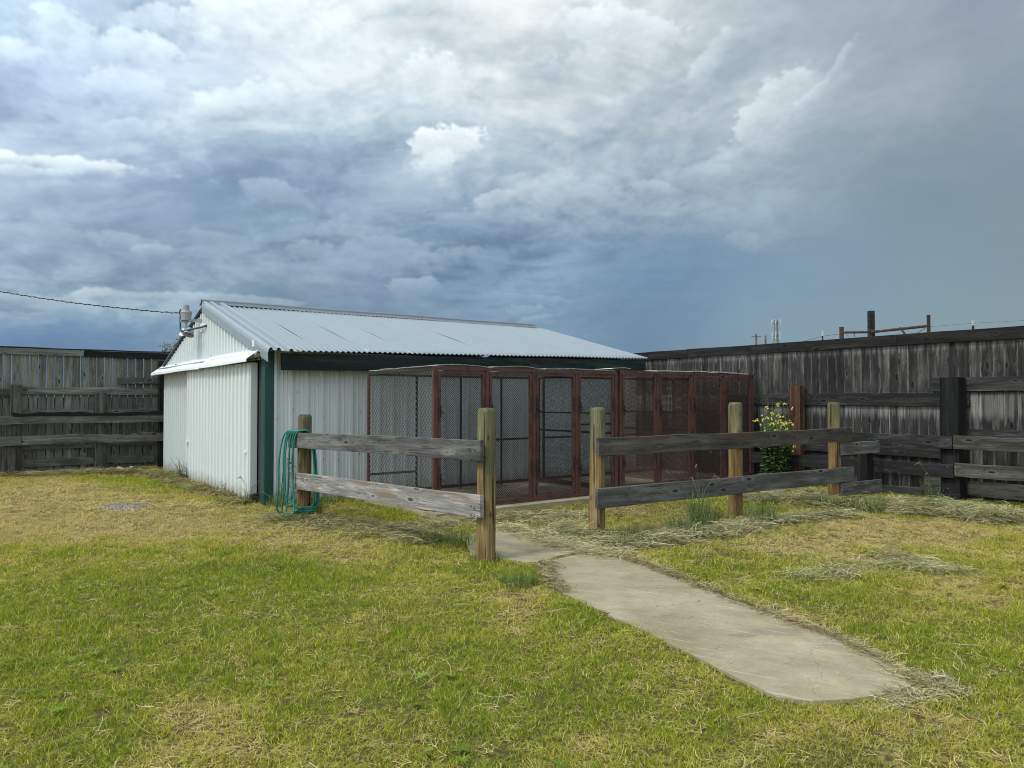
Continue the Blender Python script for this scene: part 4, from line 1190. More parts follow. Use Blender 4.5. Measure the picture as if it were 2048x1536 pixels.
# ================================================================== tall board fences
def tall_fence(label, o0, yaw, s0, s1, mat, gap, capz, capw, seed, camside=-1, bw=.157, jitter=.006, top=2.60, bottoms=.02):
    t = thing('board_fence', label, 'fence', o0, yaw)
    rr = random.Random(seed)
    s = s0
    while s < s1:
        step = bw * (1 + rr.uniform(-.06, .06))
        w = step - gap * (.3 + 1.4 * rr.random())
        zt = top + rr.uniform(-.012, .0); zb = bottoms + rr.uniform(0, .02)
        me = board_mesh(zt - zb, w, .022, wob=0, chamfer=.006, seg=2)
        me.materials.append(mat)
        M = Matrix(((0, 0, 1), (0, 1, 0), (1, 0, 0))).to_4x4()
        M = Matrix(((0, 0, -1), (0, 1, 0), (1, 0, 0))).to_4x4()
        M = Matrix.Translation((s + w / 2, rr.uniform(-.004, .004), (zt + zb) / 2)) @ Matrix.Rotation(rr.uniform(-.003, .003) * (gap > .002), 4, 'Y') @ M
        link('board', me, t, M=M)
        s += step
    return t
# right fence: boards face the yard on the far side of their rails; the yard side is local -y... the camera side
fr = tall_fence('tall blackened board fence on the right with a dark cap board', P0, YAW_R, -1.1, 11.4, M_FENCE_DARK, .0002, 2.6, .175, 5, bw=.158)
def rb(name, s0, s1, z0, z1, y, t, mat, wob=.004, wane=0, parent=None, dz=0):
    return board(name, (s0, y, (z0 + z1) / 2), (s1, y, (z0 + z1) / 2 + dz), z1 - z0, t, mat, parent, wob=wob, wane=wane)
CS = -1   # camera side of the right fence in its own frame
rb('cap_board', 1.05, 2.60, 2.455, 2.635, CS * .040, .035, M_FENCE_CAP, wob=.012, parent=fr)
rb('cap_board', 2.61, 5.48, 2.455, 2.635, CS * .042, .035, M_FENCE_CAP, wob=.012, parent=fr)
rb('cap_board', 5.49, 11.4, 2.455, 2.64, CS * .046, .035, M_FENCE_CAP, wob=.012, parent=fr)
rb('cap_board', -1.1, 1.04, 2.455, 2.635, CS * .040, .035, M_FENCE_CAP, wob=.012, parent=fr)
rb('rail', 2.0, 3.60, 1.45, 1.665, CS * .040, .04, M_FENCE_RAIL, parent=fr)
rb('rail', 3.80, 6.58, 1.455, 1.67, CS * .041, .04, M_FENCE_RAIL, parent=fr)
rb('rail', 6.03, 11.4, 1.685, 1.905, CS * .043, .04, M_FENCE_RAIL, parent=fr)
rb('rail', 2.6, 6.2, .62, .80, CS * .040, .04, M_FENCE_RAIL, parent=fr)
rb('rail', 6.40, 11.4, .96, 1.10, CS * .042, .04, M_FENCE_RAIL, parent=fr)
rb('rail', 6.5, 11.4, .07, .30, CS * .045, .05, M_RAIL_BROWN, wane=.02, parent=fr)
rb('rail', 5.9, 6.42, .17, .345, CS * .048, .05, M_RAIL_GREY, parent=fr)
rb('rail', 5.85, 6.42, .0, .165, CS * .050, .05, M_RAIL_GREY, parent=fr)
rb('rail', 4.5, 5.9, .0, .12, CS * .044, .04, M_RAIL_GREY, parent=fr)
def square_post(name, x, y, w, h, mat, parent, seed, d=None):
    n = 5; d = d or w; rows = []
    prof = []
    c_ = .018
    for (sx, sy) in ((-1, -1), (1, -1), (1, 1), (-1, 1)):
        prof += [(sx * (w / 2 - c_ * (sy == sx)), sy * (d / 2 - c_ * (sy != sx))), (sx * (w / 2 - c_ * (sy != sx)), sy * (d / 2 - c_ * (sy == sx)))]
    for i in range(11):
        z = -.2 + (h + .2) * i / 10
        row = [(px_ * (1 + .02 * mnoise.noise(Vector((px_ * 9, py_ * 9, z * 1.5 + seed)))), py_ * (1 + .03 * mnoise.noise(Vector((px_ * 9 + 4, py_ * 9, z * 1.5 + seed)))), z) for (px_, py_) in prof]
        row.append(row[0]); rows.append(row)
    mb = MB(); mb.grid(rows); k = len(rows[0]); b0 = (len(rows) - 1) * k
    mb.f.append(tuple(b0 + i for i in range(k - 1)))
    return mb.build(name, mat, parent, loc=(x, y, 0))
square_post('timber_post', 3.70, CS * .16, .22, 1.81, M_TIE_BROWN, fr, 2.0, d=.2)
square_post('timber_post', 6.42, CS * .24, .27, 1.90, M_TIE, fr, 4.0, d=.30)
# the corral rails stand on the yard side of these posts
co_ = thing('corral_rails', 'dark two-board corral rails nailed in front of the right board fence', 'fence', P0, YAW_R)
yc = CS * .425
rb('rail', 4.55, 6.485, .80, 1.00, yc, .045, M_FENCE_RAIL, parent=co_)
rb('rail', 6.50, 11.4, .80, 1.01, yc - .002, .045, M_RAIL_BROWN, wane=.015, parent=co_)
rb('rail', 2.9, 6.50, .36, .565, yc, .045, M_FENCE_RAIL, parent=co_)
rb('rail', 6.515, 11.4, .385, .595, yc - .002, .045, M_RAIL_BROWN, wane=.01, parent=co_)
mb = MB()
for (s_, z_) in ((6.43, .94), (6.43, .86), (6.42, .53), (6.60, .47), (6.42, .2)): mb.box((s_, yc - .027, z_), (.014, .012, .014))
tag(mb.build('nail_heads', M_ZINC, co_), kind='stuff')

fl = tall_fence('tall grey board fence on the left with gaps showing sky', Q0, YAW_L, -5.2, 6.2, M_FENCE_GREY, .008, 2.6, .15, 8, bw=.158, jitter=.003)
for z_ in (.18, .44, .70, .96, 1.22, 1.48):  # boards added behind the fence to make its lower gaps dark
    rb0 = board('gap_darkening_board', (-5.2, .03, z_), (6.2, .03, z_), .25, .02, M_FENCE_CAP, fl)
fr['group'] = fl['group'] = 'tall board fences enclosing the yard'
rb('cap_board', -5.2, 1.30, 2.505, 2.645, -.036, .035, M_FENCE_GREY, parent=fl)
rb('cap_board', 1.31, 6.2, 2.50, 2.64, -.037, .035, M_FENCE_CAP, parent=fl)
rb('cap_top', -5.2, 6.2, 2.648, 2.672, .0, .12, M_FENCE_CAP, parent=fl, wob=.01)
rb('rail', -5.2, .02, 1.62, 1.79, -.036, .04, M_RAIL_GREY, parent=fl)
rb('rail', .14, 2.86, 1.665, 1.825, -.038, .04, M_RAIL_GREY, parent=fl, wob=.01)
rb('rail', 1.98, 2.86, 1.91, 2.06, -.040, .04, M_RAIL_GREY, parent=fl)
rb('rail', .14, 2.86, 1.24, 1.34, -.038, .04, M_FENCE_GREY, wane=.04, parent=fl)
rb('rail', .10, 1.55, .50, .585, -.038, .04, M_FENCE_GREY, parent=fl)
rb('rail', 1.78, 2.8, .52, .60, -.038, .04, M_FENCE_GREY, parent=fl)
rb('rail', .20, 1.55, .13, .31, -.040, .05, M_RAIL_GREY, wane=.03, parent=fl)
rb('rail', 1.78, 2.75, .12, .30, -.040, .05, M_FENCE_GREY, wane=.03, parent=fl)
square_post('timber_post', .06, -.17, .20, 1.87, M_TIE_GREY, fl, 1.0)
square_post('timber_post', 1.62, -.21, .22, 1.70, M_TIE_GREY, fl, 3.0)
square_post('timber_post', 2.88, -.16, .14, 2.45, M_TIE, fl, 5.0)
cl = thing('corral_rails', 'rough grey waney corral rails along the left board fence', 'fence', Q0, YAW_L)
rb('rail', -5.2, 3.1, 1.05, 1.23, -.36, .05, M_RAIL_GREY, wane=.02, parent=cl, wob=.008)
rb('rail', .0, 3.15, 1.205, 1.30, -.335, .12, M_FENCE_CAP, wane=.05, parent=cl, wob=.015)
rb('rail', .16, 3.1, .62, .82, -.36, .05, M_RAIL_GREY, wane=.06, parent=cl, wob=.012)
rb('rail', -5.2, .15, .61, .80, -.365, .05, M_FENCE_GREY, wane=.01, parent=cl)
square_post('timber_post', -.03, -.28, .19, 1.02, M_TIE_GREY, cl, 7.0, d=.12)
square_post('timber_post', 3.02, -.30, .11, .98, M_TIE_GREY, cl, 8.0, d=.10)
co_['group'] = cl['group'] = 'corral rails in front of the board fences'

# bricks and stones at the foot of the left fence
br_ = thing('brick_row', 'short broken row of red bricks at the foot of the left fence', 'bricks', gp(85, 944), YAW_L)
for (x, z, w) in ((-.42, .035, .2), (-.20, .03, .2), (.02, .035, .2), (.24, .035, .2), (-.34, .10, .2), (-.11, .105, .2), (.32, .10, .2)):
    mb = MB(); mb.box((x, R.uniform(-.01, .02), z), (w - .012, .09, .058), Matrix.Rotation(R.uniform(-.06, .06), 3, 'Z')); mb.build('brick', M_BRICK, br_)
def rock(loc, r_, label, seed, sq=(1, .8, .6), mat=M_STONE, name='stone', cat='stone', group=None):
    rows = []; n, m_ = 9, 6
    for i in range(m_ + 1):
        th = math.pi * i / m_; row = []
        for j in range(n + 1):
            ph = 2 * math.pi * (j % n) / n
            p = Vector((math.sin(th) * math.cos(ph), math.sin(th) * math.sin(ph), math.cos(th)))
            k = 1 + .45 * mnoise.noise(p * 1.3 + Vector((seed * 7, 0, 0)))
            row.append((p.x * r_ * k * sq[0], p.y * r_ * k * sq[1], p.z * r_ * k * sq[2]))
        rows.append(row)
    mb = MB(); mb.grid(rows); o = mb.build(name, mat, None, loc=loc); 
    if label: tag(o, label, cat, group)
    return o
rock(gp(82, 942) + Vector((0, 0, .17)), .10, 'angular tan stone on the bricks below the left fence', 1, (1, .6, .8))
rock(gp(130, 942) + Vector((0, 0, .15)), .11, 'flat pale stone on the right end of the bricks', 2, (1, .7, .35))
rock(gp(240, 941) + Vector((0, 0, .03)), .09, 'pale stone in the grass right of the middle fence post', 3, (1, .7, .6))
rock(gp(214, 944) + Vector((0, 0, .03)), .05, 'small pale stone at the foot of the middle left-fence post', 4)
rock(gp(263, 939) + Vector((0, 0, .05)), .05, 'small white stone against the left fence nearest the shed', 5)
rock(gp(150, 940) + Vector((0, 0, .05)), .07, 'dark flat stone lying in hay between bricks and post', 6, (1.5, .8, .4), M_TIE_GREY)
# gravel patch
gv = MB()
for k in range(300):
    px_ = R.gauss(245, 24); py_ = R.gauss(1013, 5); p = gp(px_, py_)
    z = float(ground_z(p.x, p.y)); r_ = R.uniform(.006, .019)
    M = Euler((R.random() * 3, R.random() * 3, R.random() * 3)).to_matrix()
    gv.box((p.x, p.y, z + r_ * .3), (r_ * 2, r_ * 1.5, r_), M)
g_ = gv.build('gravel', paint_mat('gravel_grey', (.36, .33, .27), .9, dirt=.6, dirtcol=(.16, .14, .10), streaks=False)); tag(g_, kind='stuff')

# ================================================================== beyond the fence
def far_post(px, pytop, Y, r_, mat, parent, name='post', zb=0, n=8, square=False):
    p = at(px, pytop, Y)
    if square: return MB().box((p.x, p.y, (p.z + zb) / 2), (r_ * 2, r_ * 2, p.z - zb)).build(name, mat, parent)
    return MB().tube([(p.x, p.y, zb), (p.x, p.y, p.z)], r_, n).build(name, mat, parent)
bf = thing('brace_fence', 'tall brown H-brace fence posts with cross rails beyond the right fence', 'fence', (0, 0, 0))
far_post(1683, 654, 22, .065, M_BROWNPOST, bf); far_post(1742, 622, 20, .068, M_FENCE_RAIL, bf, square=True); far_post(1857, 630, 18, .042, M_BROWNPOST, bf)
MB().tube([at(1686, 665, 21.9), at(1739, 664, 20.1)], .035, 8).build('rail', M_BROWNPOST, bf)
MB().tube([at(1744, 664, 19.9), at(1855, 652, 18.1)], .035, 8).build('rail', M_BROWNPOST, bf)
MB().tube([at(1799, 655, 18.9), at(1820, 680, 18.7)], .024, 7).build('brace', M_BROWNPOST, bf)
for a_, b_ in (((1690, 667, 21.7), (1712, 684, 21.2)), ((1709, 665, 21.2), (1707, 684, 21.2)), ((1852, 655, 18.1), (1812, 680, 18.8))):
    MB().tube([at(*a_), at(*b_)], .012, 5).build('brace_wire', M_FARSTEEL, bf)
for (px, yt, ym, Y, lb) in ((1645, 662, 672, 24, 'white-tipped steel fence post left of the H-brace beyond the fence'), (1946, 640, 651, 16, 'white-tipped steel fence post at far right beyond the fence')):
    p = at(px, yt, Y); q = at(px, ym, Y)
    t_ = thing('steel_fence_post', lb, 'post', (p.x, p.y, 0), group='white-tipped steel posts beyond the right fence')
    MB().box((0, 0, q.z / 2), (.035, .03, q.z)).build('stake', M_BLACKSTEEL, t_)
    MB().box((0, 0, (p.z + q.z) / 2), (.038, .035, p.z - q.z)).build('tip', M_FARWHITE, t_)
mb = MB()
mb.tube([at(1560, 700, 30), at(1600, 684, 27), at(1645, 672, 24), at(1683, 667, 22)], .012, 4)
mb.tube([at(1860, 653, 18), at(1946, 646, 16), at(2060, 640, 14)], .006, 4)
fw = mb.build('fence_wire', M_FARSTEEL); tag(fw, 'thin wire strung between posts beyond the right fence', 'wire')
# cell tower
Y = 380.0; p = at(1552, 628, Y)
tw_ = thing('cell_tower', 'distant lattice cell tower with white antennas above the right fence', 'tower', (p.x, p.y, 0))
H_ = p.z; mb = MB(); mb2 = MB()
for k in range(3):
    a_ = 2 * math.pi * k / 3 + .4
    mb.tube([(2.6 * math.cos(a_), 2.6 * math.sin(a_), 0), (.7 * math.cos(a_), .7 * math.sin(a_), H_ - 3)], .22 if k else .42, 5)
z = 0
while z < H_ - 5:
    r0 = 2.6 - 1.9 * z / (H_ - 3); z2 = z + 3; r1 = 2.6 - 1.9 * z2 / (H_ - 3)
    for k in range(3):
        a_ = 2 * math.pi * k / 3 + .4; b_ = 2 * math.pi * (k + 1) / 3 + .4
        mb.tube([(r0 * math.cos(a_), r0 * math.sin(a_), z), (r1 * math.cos(b_), r1 * math.sin(b_), z2)], .08, 4)
    z = z2
mb.build('mast', M_FARSTEEL, tw_)
for (zc, s_) in ((H_ - 4.5, 1), (H_ - 11, .9)):
    mb = MB()
    for k in range(3):
        a_ = 2 * math.pi * k / 3 + .1; b_ = 2 * math.pi * (k + 1) / 3 + .1
        mb.tube([(2.2 * s_ * math.cos(a_), 2.2 * s_ * math.sin(a_), zc), (2.2 * s_ * math.cos(b_), 2.2 * s_ * math.sin(b_), zc)], .14, 4)
    mb.build('platform', M_FARSTEEL, tw_)
    for k in range(6):
        a_ = 2 * math.pi * k / 6 + .1
        MB().box((2.3 * s_ * math.cos(a_), 2.3 * s_ * math.sin(a_), zc + (.4 if zc > H_ - 6 else 0)), (.34, .34, 2.6 if zc > H_ - 6 else 3.6)).build('antenna', M_FARWHITE, tw_)
MB().tube([(0, 0, H_ - 4), (0, 0, H_)], .15, 5).build('spike', M_FARSTEEL, tw_)
for (px, yt, Y, lb, arm) in ((1512, 668, 110, 'far utility pole with a short crossarm, left of the cell tower', True), (1531, 671, 125, 'plain far utility pole just left of the cell tower', False)):
    p = at(px, yt, Y); t_ = thing('utility_pole', lb, 'pole', (p.x, p.y, 0), group='far utility poles')
    MB().tube([(0, 0, 0), (0, 0, p.z)], [.20, .16], 8).build('pole', M_FARPOLE, t_)
    if arm: MB().bar((-.7, 0, p.z - .35), (.7, 0, p.z - .35), .12, .12).build('crossarm', M_FARPOLE, t_)

# ================================================================== plants
def leaf_mat(name, col, dry=.15, trans=.35):
    m = bpy.data.materials.new(name); m.use_nodes = True; t = m.node_tree; t.nodes.clear(); N = NT(t)
    o = N.new('ShaderNodeOutputMaterial')
    co = N.new('ShaderNodeNewGeometry')
    n = N.noise(co.outputs['Position'], 9, 3, .6)
    c = N.mix(N.smooth(n, .35, .65), tuple(x * .6 for x in col), tuple(min(1, x * 1.5) for x in col))
    d = N.new('ShaderNodeBsdfDiffuse', None, Color=c); tr = N.new('ShaderNodeBsdfTranslucent', None, Color=N.v('MULTIPLY', c, (1.2, 1.3, .6)))
    mx = N.new('ShaderNodeMixShader', None, Fac=trans)
    t.links.new(d.outputs[0], mx.inputs[1]); t.links.new(tr.outputs[0], mx.inputs[2])
    t.links.new(mx.outputs[0], o.inputs[0]); return m
M_LEAF = leaf_mat('mustard_leaf', (.095, .165, .065)); M_LEAF2 = leaf_mat('weed_leaf', (.085, .12, .06)); M_TREELEAF = leaf_mat('tree_leaf', (.12, .15, .05))
M_STEM = paint_mat('stem', (.09, .13, .05), .7, dirt=.3, dirtcol=(.12, .10, .05))
M_FLOWER = paint_mat('yellow_flower', (.72, .66, .10), .6, dirt=.2, dirtcol=(.6, .6, .2))
M_SEED = paint_mat('dry_seedhead', (.11, .10, .07), .8, dirt=.3)
def leaf(mb, p, d, w, l, droop=.3):
    d = Vector(d).normalized(); s = d.cross(Vector((0, 0, 1)))
    if s.length < .1: s = Vector((1, 0, 0))
    s.normalize(); s = Matrix.Rotation(R.uniform(-.6, .6), 3, d) @ s
    a = Vector(p); m = a + d * l * .5 + Vector((0, 0, -droop * l * .15)); e = a + d * l + Vector((0, 0, -droop * l * .6))
    b0 = len(mb.v)
    for q in (a, m + s * w / 2, e, m - s * w / 2): mb.v.append(tuple(q))
    mb.f.append((b0, b0 + 1, b0 + 2)); mb.f.append((b0, b0 + 2, b0 + 3))
def shrub(name, label, cat, loc, h, rad, nst, nleaf, lw, ll, leafm, flowers=0, low=0.0, lean=(0, 0), leaf_top=.7, branch=3):
    t = thing(name, label, cat, loc)
    st, lv, fl_ = MB(), MB(), MB()
    for k in range(nst):
        a_ = R.uniform(0, 6.28); rr = rad * math.sqrt(R.random()); hh = h * R.uniform(.65, 1.0)
        b = Vector((math.cos(a_) * rad * .15, math.sin(a_) * rad * .15, 0)); e = Vector((math.cos(a_) * rr + lean[0] * hh, math.sin(a_) * rr + lean[1] * hh, hh))
        pts = [b.lerp(e, f) + Vector((.02 * math.sin(f * 5 + k), .02 * math.cos(f * 4 + k), 0)) for f in np.linspace(0, 1, 7)]
        st.tube(pts, [.006 * (1 - .6 * f) for f in np.linspace(0, 1, 7)], 4)
        for _ in range(nleaf):
            f = R.uniform(low, leaf_top); i = min(5, int(f * 6)); p = pts[i].lerp(pts[i + 1], f * 6 - i)
            d = Vector((R.gauss(0, 1), R.gauss(0, 1), R.uniform(-.1, .8)))
            q = p + d.normalized() * R.uniform(0, .05)
            leaf(lv, q, d, lw * R.uniform(.6, 1.2) * (1.3 - .7 * f), ll * R.uniform(.6, 1.2) * (1.3 - .7 * f))
        for _ in range(branch if flowers else 0):
            f = R.uniform(.5, .95); i = min(5, int(f * 6)); p = pts[i]
            q = p + Vector((R.gauss(.04, .13), R.gauss(0, .10), R.uniform(.05, .26)))
            st.tube([p, q], .0025, 3)
            if R.random() < flowers:
                for _ in range(3):
                    c = q + Vector((R.gauss(0, .013), R.gauss(0, .013), R.gauss(0, .010)))
                    fl_.box(c, (.020, .020, .014), Euler((R.random() * 3, R.random() * 3, R.random() * 3)).to_matrix())
    st.build('stems', M_STEM, t)
    lv.build('foliage', leafm, t)
    if fl_.v: fl_.build('blossoms', M_FLOWER, t)
    return t
p = gp(1548, 972)
shrub('flowering_shrub', 'tall leafy mustard plant with yellow blossoms beside the right kennel', 'plant', p, 1.60, .34, 32, 105, .05, .13, M_LEAF, flowers=.8, lean=(.06, .0), leaf_top=.68, branch=4)
p = MK @ Vector((6.55, .35, .06))
shrub('flowering_shrub', 'small yellow-blossomed mustard plant inside the rightmost kennel bay', 'plant', p, .75, .14, 5, 26, .03, .08, M_LEAF, flowers=.7, branch=2)
shrub('weed', 'bushy grey-green weed against the white shed left of the sliding door', 'weed', gp(367, 962), .50, .22, 9, 26, .02, .05, M_LEAF2)
shrub('weed', 'low leafy weed at the foot of the sliding door', 'weed', gp(455, 988), .22, .14, 6, 14, .02, .05, M_LEAF2)
shrub('weed', 'dark leafy weed at the bottom right of the sliding door', 'weed', gp(470, 994), .16, .12, 5, 14, .02, .05, M_LEAF)
shrub('weed', 'leafy weed behind the hose at the left low fence', 'weed', gp(632, 1018), .42, .14, 8, 22, .012, .09, M_LEAF)
def tree(label, loc, h, rad, n, seed):
    t = thing('young_tree', label, 'tree', loc, group='young trees behind the shed'); mb = MB(); lv = MB()
    mb.tube([(0, 0, 0), (.05, .02, h * .5), (0, 0, h * .92)], [.06, .04, .012], 7)
    for k in range(n):
        z = h * R.uniform(.45, .95); a_ = R.uniform(0, 6.28); L = rad * (1.15 - z / h) * 2.2
        e = Vector((math.cos(a_) * L, math.sin(a_) * L, z + L * .8)); s_ = Vector((0, 0, z))
        mb.tube([s_, s_.lerp(e, .5) + Vector((0, 0, .04)), e], [.015, .01, .004], 4)
        for _ in range(36):
            q = s_.lerp(e, R.uniform(.25, 1.05)) + Vector((R.gauss(0, .07), R.gauss(0, .07), R.gauss(0, .07)))
            leaf(lv, q, (R.gauss(0, 1), R.gauss(0, 1), R.gauss(0, 1)), .05, .08)
    mb.build('trunk', M_FARPOLE, t); lv.build('crown', M_TREELEAF, t)
for (px, py, Y, rad, lb) in ((350, 676, 23, .5, 'young tree showing beside the left slope of the shed roof'),
                             (471, 606, 24, .35, 'thin tree top above the shed ridge, nearest its left end'),
                             (500, 603, 24.5, .45, 'larger of the tree tops peeking over the shed ridge'),
                             (583, 612, 25, .3, 'small tree top over the ridge, right of the other two')):
    q = at(px, py, Y); tree(lb, (q.x, q.y, 0), q.z, rad, 26, px)

# ================================================================== grass
def blade_strip(V, F_, A, base, ang, lean, h, w, val, dry, seg=3, curl=1.0):
    d = Vector((math.cos(ang), math.sin(ang), 0)); s = Vector((-d.y, d.x, 0)); b0 = len(V)
    for i in range(seg + 1):
        f = i / seg; p = Vector(base) + d * (lean * f ** (1 + curl)) + Vector((0, 0, h * (f - .22 * curl * lean / max(h, .01) * f * f * .5)))
        ww = w * (1 - f ** 2) * .5
        if i < seg:
            V += [tuple(p - s * ww), tuple(p + s * ww)]; A += [(val, dry)] * 2
        else:
            V.append(tuple(p)); A.append((val, dry))
    for i in range(seg - 1):
        a = b0 + 2 * i; F_.append((a, a + 1, a + 3, a + 2))
    a = b0 + 2 * (seg - 1); F_.append((a, a + 1, a + 2))
def tuft(name, n, rad, h, w, seg=3, mat=None, spread=.9):
    V, F_, A = [], [], []
    for _ in range(n):
        r_ = rad * math.sqrt(R.random()); a = R.uniform(0, 6.28)
        hh = h * R.uniform(.45, 1.15)
        blade_strip(V, F_, A, (r_ * math.cos(a), r_ * math.sin(a), -.004), R.uniform(0, 6.28), hh * R.uniform(.1, spread), hh, w * R.uniform(.7, 1.3), R.random(), R.random(), seg)
    return mk(name, V, F_, A, mat)
def mk(name, V, F_, A, mat):
    me = bpy.data.meshes.new(name); me.from_pydata(V, [], F_); me.update()
    at_ = me.attributes.new('bl', 'FLOAT_VECTOR', 'POINT')
    at_.data.foreach_set('vector', np.array([(a, b, 0) for a, b in A], np.float32).ravel())
    me.materials.append(mat)
    return bpy.data.objects.new(name, me)
def stalks(name, n, L, spread, lift, w, mat, droop=.4, align=None):
    """cut stems lying on one another"""
    V, F_, A = [], [], []
    for _ in range(n):
        a = R.gauss(align, .45) if align is not None else R.uniform(0, 6.28)
        c = Vector((R.gauss(0, spread), R.gauss(0, spread), R.uniform(.0, lift)))
        l = L * R.uniform(.5, 1.2); d = Vector((math.cos(a), math.sin(a), R.uniform(-.12, .22))); s = Vector((-d.y, d.x, R.uniform(-.5, .5))).normalized()
        bend = R.uniform(-.25, .25) * l; val = R.random(); dry = R.random(); b0 = len(V); ns = 4; ww = w * R.uniform(.6, 1.3)
        for i in range(ns + 1):
            f = i / ns - .5; p = c + d * l * f + Vector((-d.y, d.x, 0)) * bend * (f * f * 4 - .5) - Vector((0, 0, droop * l * f * f))
            p.z = max(p.z, .003 + .3 * ww)
            V += [tuple(p - s * ww / 2), tuple(p + s * ww / 2)]; A += [(val, dry)] * 2
        for i in range(ns):
            a_ = b0 + 2 * i; F_.append((a_, a_ + 1, a_ + 3, a_ + 2))
    return mk(name, V, F_, A, mat)

def grass_mat(name, dryc, drythr, trans=.3):
    m = bpy.data.materials.new(name); m.use_nodes = True; t = m.node_tree; t.nodes.clear(); N = NT(t)
    o = N.new('ShaderNodeOutputMaterial')
    ic = N.new('ShaderNodeAttribute', {'attribute_name': 'col', 'attribute_type': 'INSTANCER'}).outputs['Color']
    bl = N.new('ShaderNodeAttribute', {'attribute_name': 'bl'}).outputs['Vector']
    bx, by, _ = N.sep(bl)
    ix, iy, iz = N.sep(ic)
    c = N.mix(N.smooth(by, drythr, drythr + .05), ic, dryc)
    c = N.v('SCALE', c, s=N.m('ADD', .74, N.m('MULTIPLY', bx, .52)))
    d = N.new('ShaderNodeBsdfDiffuse', None, Color=c)
    tr = N.new('ShaderNodeBsdfTranslucent', None, Color=N.v('MULTIPLY', c, (1.15, 1.2, .7)))
    mx = N.new('ShaderNodeMixShader', None, Fac=trans)
    t.links.new(d.outputs[0], mx.inputs[1]); t.links.new(tr.outputs[0], mx.inputs[2])
    t.links.new(mx.outputs[0], o.inputs[0]); return m
M_GRASS = grass_mat('grass_blades', (.62, .50, .19), .80)
M_HAY = grass_mat('cut_grass', (.56, .47, .26), .70, .15)

def scatter(name, P, rotz, tilt, sc, idx, colr, sources, base_mat, origin=None):
    """one object whose points carry instances of the source tufts"""
    n = len(P); me = bpy.data.meshes.new(name)
    me.vertices.add(n); me.vertices.foreach_set('co', np.asarray(P, np.float32).ravel())
    rot = np.stack([tilt[:, 0], tilt[:, 1], rotz], -1).astype(np.float32)
    for nm, ty, key, arr in (('rot', 'FLOAT_VECTOR', 'vector', rot), ('sc', 'FLOAT_VECTOR', 'vector', sc.astype(np.float32)), ('idx', 'INT', 'value', idx.astype(np.int32)), ('col', 'FLOAT_COLOR', 'color', np.concatenate([colr, np.ones((n, 1))], 1).astype(np.float32))):
        a_ = me.attributes.new(nm, ty, 'POINT'); a_.data.foreach_set(key, arr.ravel())
    me.materials.append(base_mat)
    o = bpy.data.objects.new(name, me); COL.objects.link(o)
    src = bpy.data.collections.new(name + '_source')
    for k, s in enumerate(sources):
        s.name = '%s_source_%02d' % (name, k); src.objects.link(s)
    ng = bpy.data.node_groups.new(name, 'GeometryNodeTree')
    ng.interface.new_socket('Geometry', in_out='INPUT', socket_type='NodeSocketGeometry')
    ng.interface.new_socket('Geometry', in_out='OUTPUT', socket_type='NodeSocketGeometry')
    gi = ng.nodes.new('NodeGroupInput'); go = ng.nodes.new('NodeGroupOutput')
    ip = ng.nodes.new('GeometryNodeInstanceOnPoints')
    ci = ng.nodes.new('GeometryNodeCollectionInfo'); ci.inputs[0].default_value = src; ci.inputs['Separate Children'].default_value = True; ci.inputs['Reset Children'].default_value = True
    def na(nm, ty):
        q = ng.nodes.new('GeometryNodeInputNamedAttribute'); q.data_type = ty; q.inputs[0].default_value = nm; return q.outputs['Attribute']
    ip.inputs['Pick Instance'].default_value = True
    L_ = ng.links.new
    L_(gi.outputs[0], ip.inputs['Points']); L_(ci.outputs[0], ip.inputs['Instance'])
    L_(na('idx', 'INT'), ip.inputs['Instance Index'])
    L_(na('rot', 'FLOAT_VECTOR'), ip.inputs['Rotation']); L_(na('sc', 'FLOAT_VECTOR'), ip.inputs['Scale'])
    L_(ip.outputs[0], go.inputs[0])
    md = o.modifiers.new('scatter', 'NODES'); md.node_group = ng
    tag(o, kind='stuff')
    return o

def allowed(x, y):
    x = x + (fbm(x, y, 5.0, 71) - .5) * .10; y = y + (fbm(x, y, 5.0, 73) - .5) * .12
    ok = ~in_poly(x, y, path_poly) & ~in_poly(x, y, slab2_poly) & ~in_poly(x, y, pad_poly)
    u_, v_ = local(x, y, C0, YAW_S); ok &= ~((u_ > -.02) & (u_ < LEN + .05) & (v_ > -.02) & (v_ < WID + .05))
    gap = [gp(*q) for q in ((1040,1068),(1180,1082),(1240,1110),(1180,1135),(1100,1150),(1060,1118))]
    gc_ = gp(245, 1013); e_ = ((x - gc_.x - (y - gc_.y) * gc_.x / gc_.y) / .38) ** 2 + ((y - gc_.y) / .42) ** 2
    return ok & ~in_poly(x, y, gap) & (e_ + (fbm(x, y, 6.0, 9) - .5) * 2.4 > .8)
def pts_in_view(dens, y0, y1, margin=.06):
    """points between two distances inside (and a little beside) the view"""
    xm = y1 * (.683 + margin) + 2.2; n = int(dens * (y1 - y0) * 2 * xm)
    y = rng.uniform(y0, y1, n); x = rng.uniform(-xm, xm, n)
    k = np.abs(x) < y * (.683 + margin) + 2.2
    return x[k], y[k]
X, Y, S = [], [], []
for (y0, y1, dens, s_) in ((2.2, 4.6, 1100, 1.0), (4.6, 7.0, 760, 1.15), (7.0, 10.5, 430, 1.45), (10.5, 16.0, 210, 1.9), (16, 20, 60, 2.2)):
    x, y = pts_in_view(dens, y0, y1); X.append(x); Y.append(y); S.append(np.full(len(x), s_))
x = np.concatenate(X); y = np.concatenate(Y); s_ = np.concatenate(S)
k = allowed(x, y); x, y, s_ = x[k], y[k], s_[k]
c, d, dk, den = lawn_col(x, y)
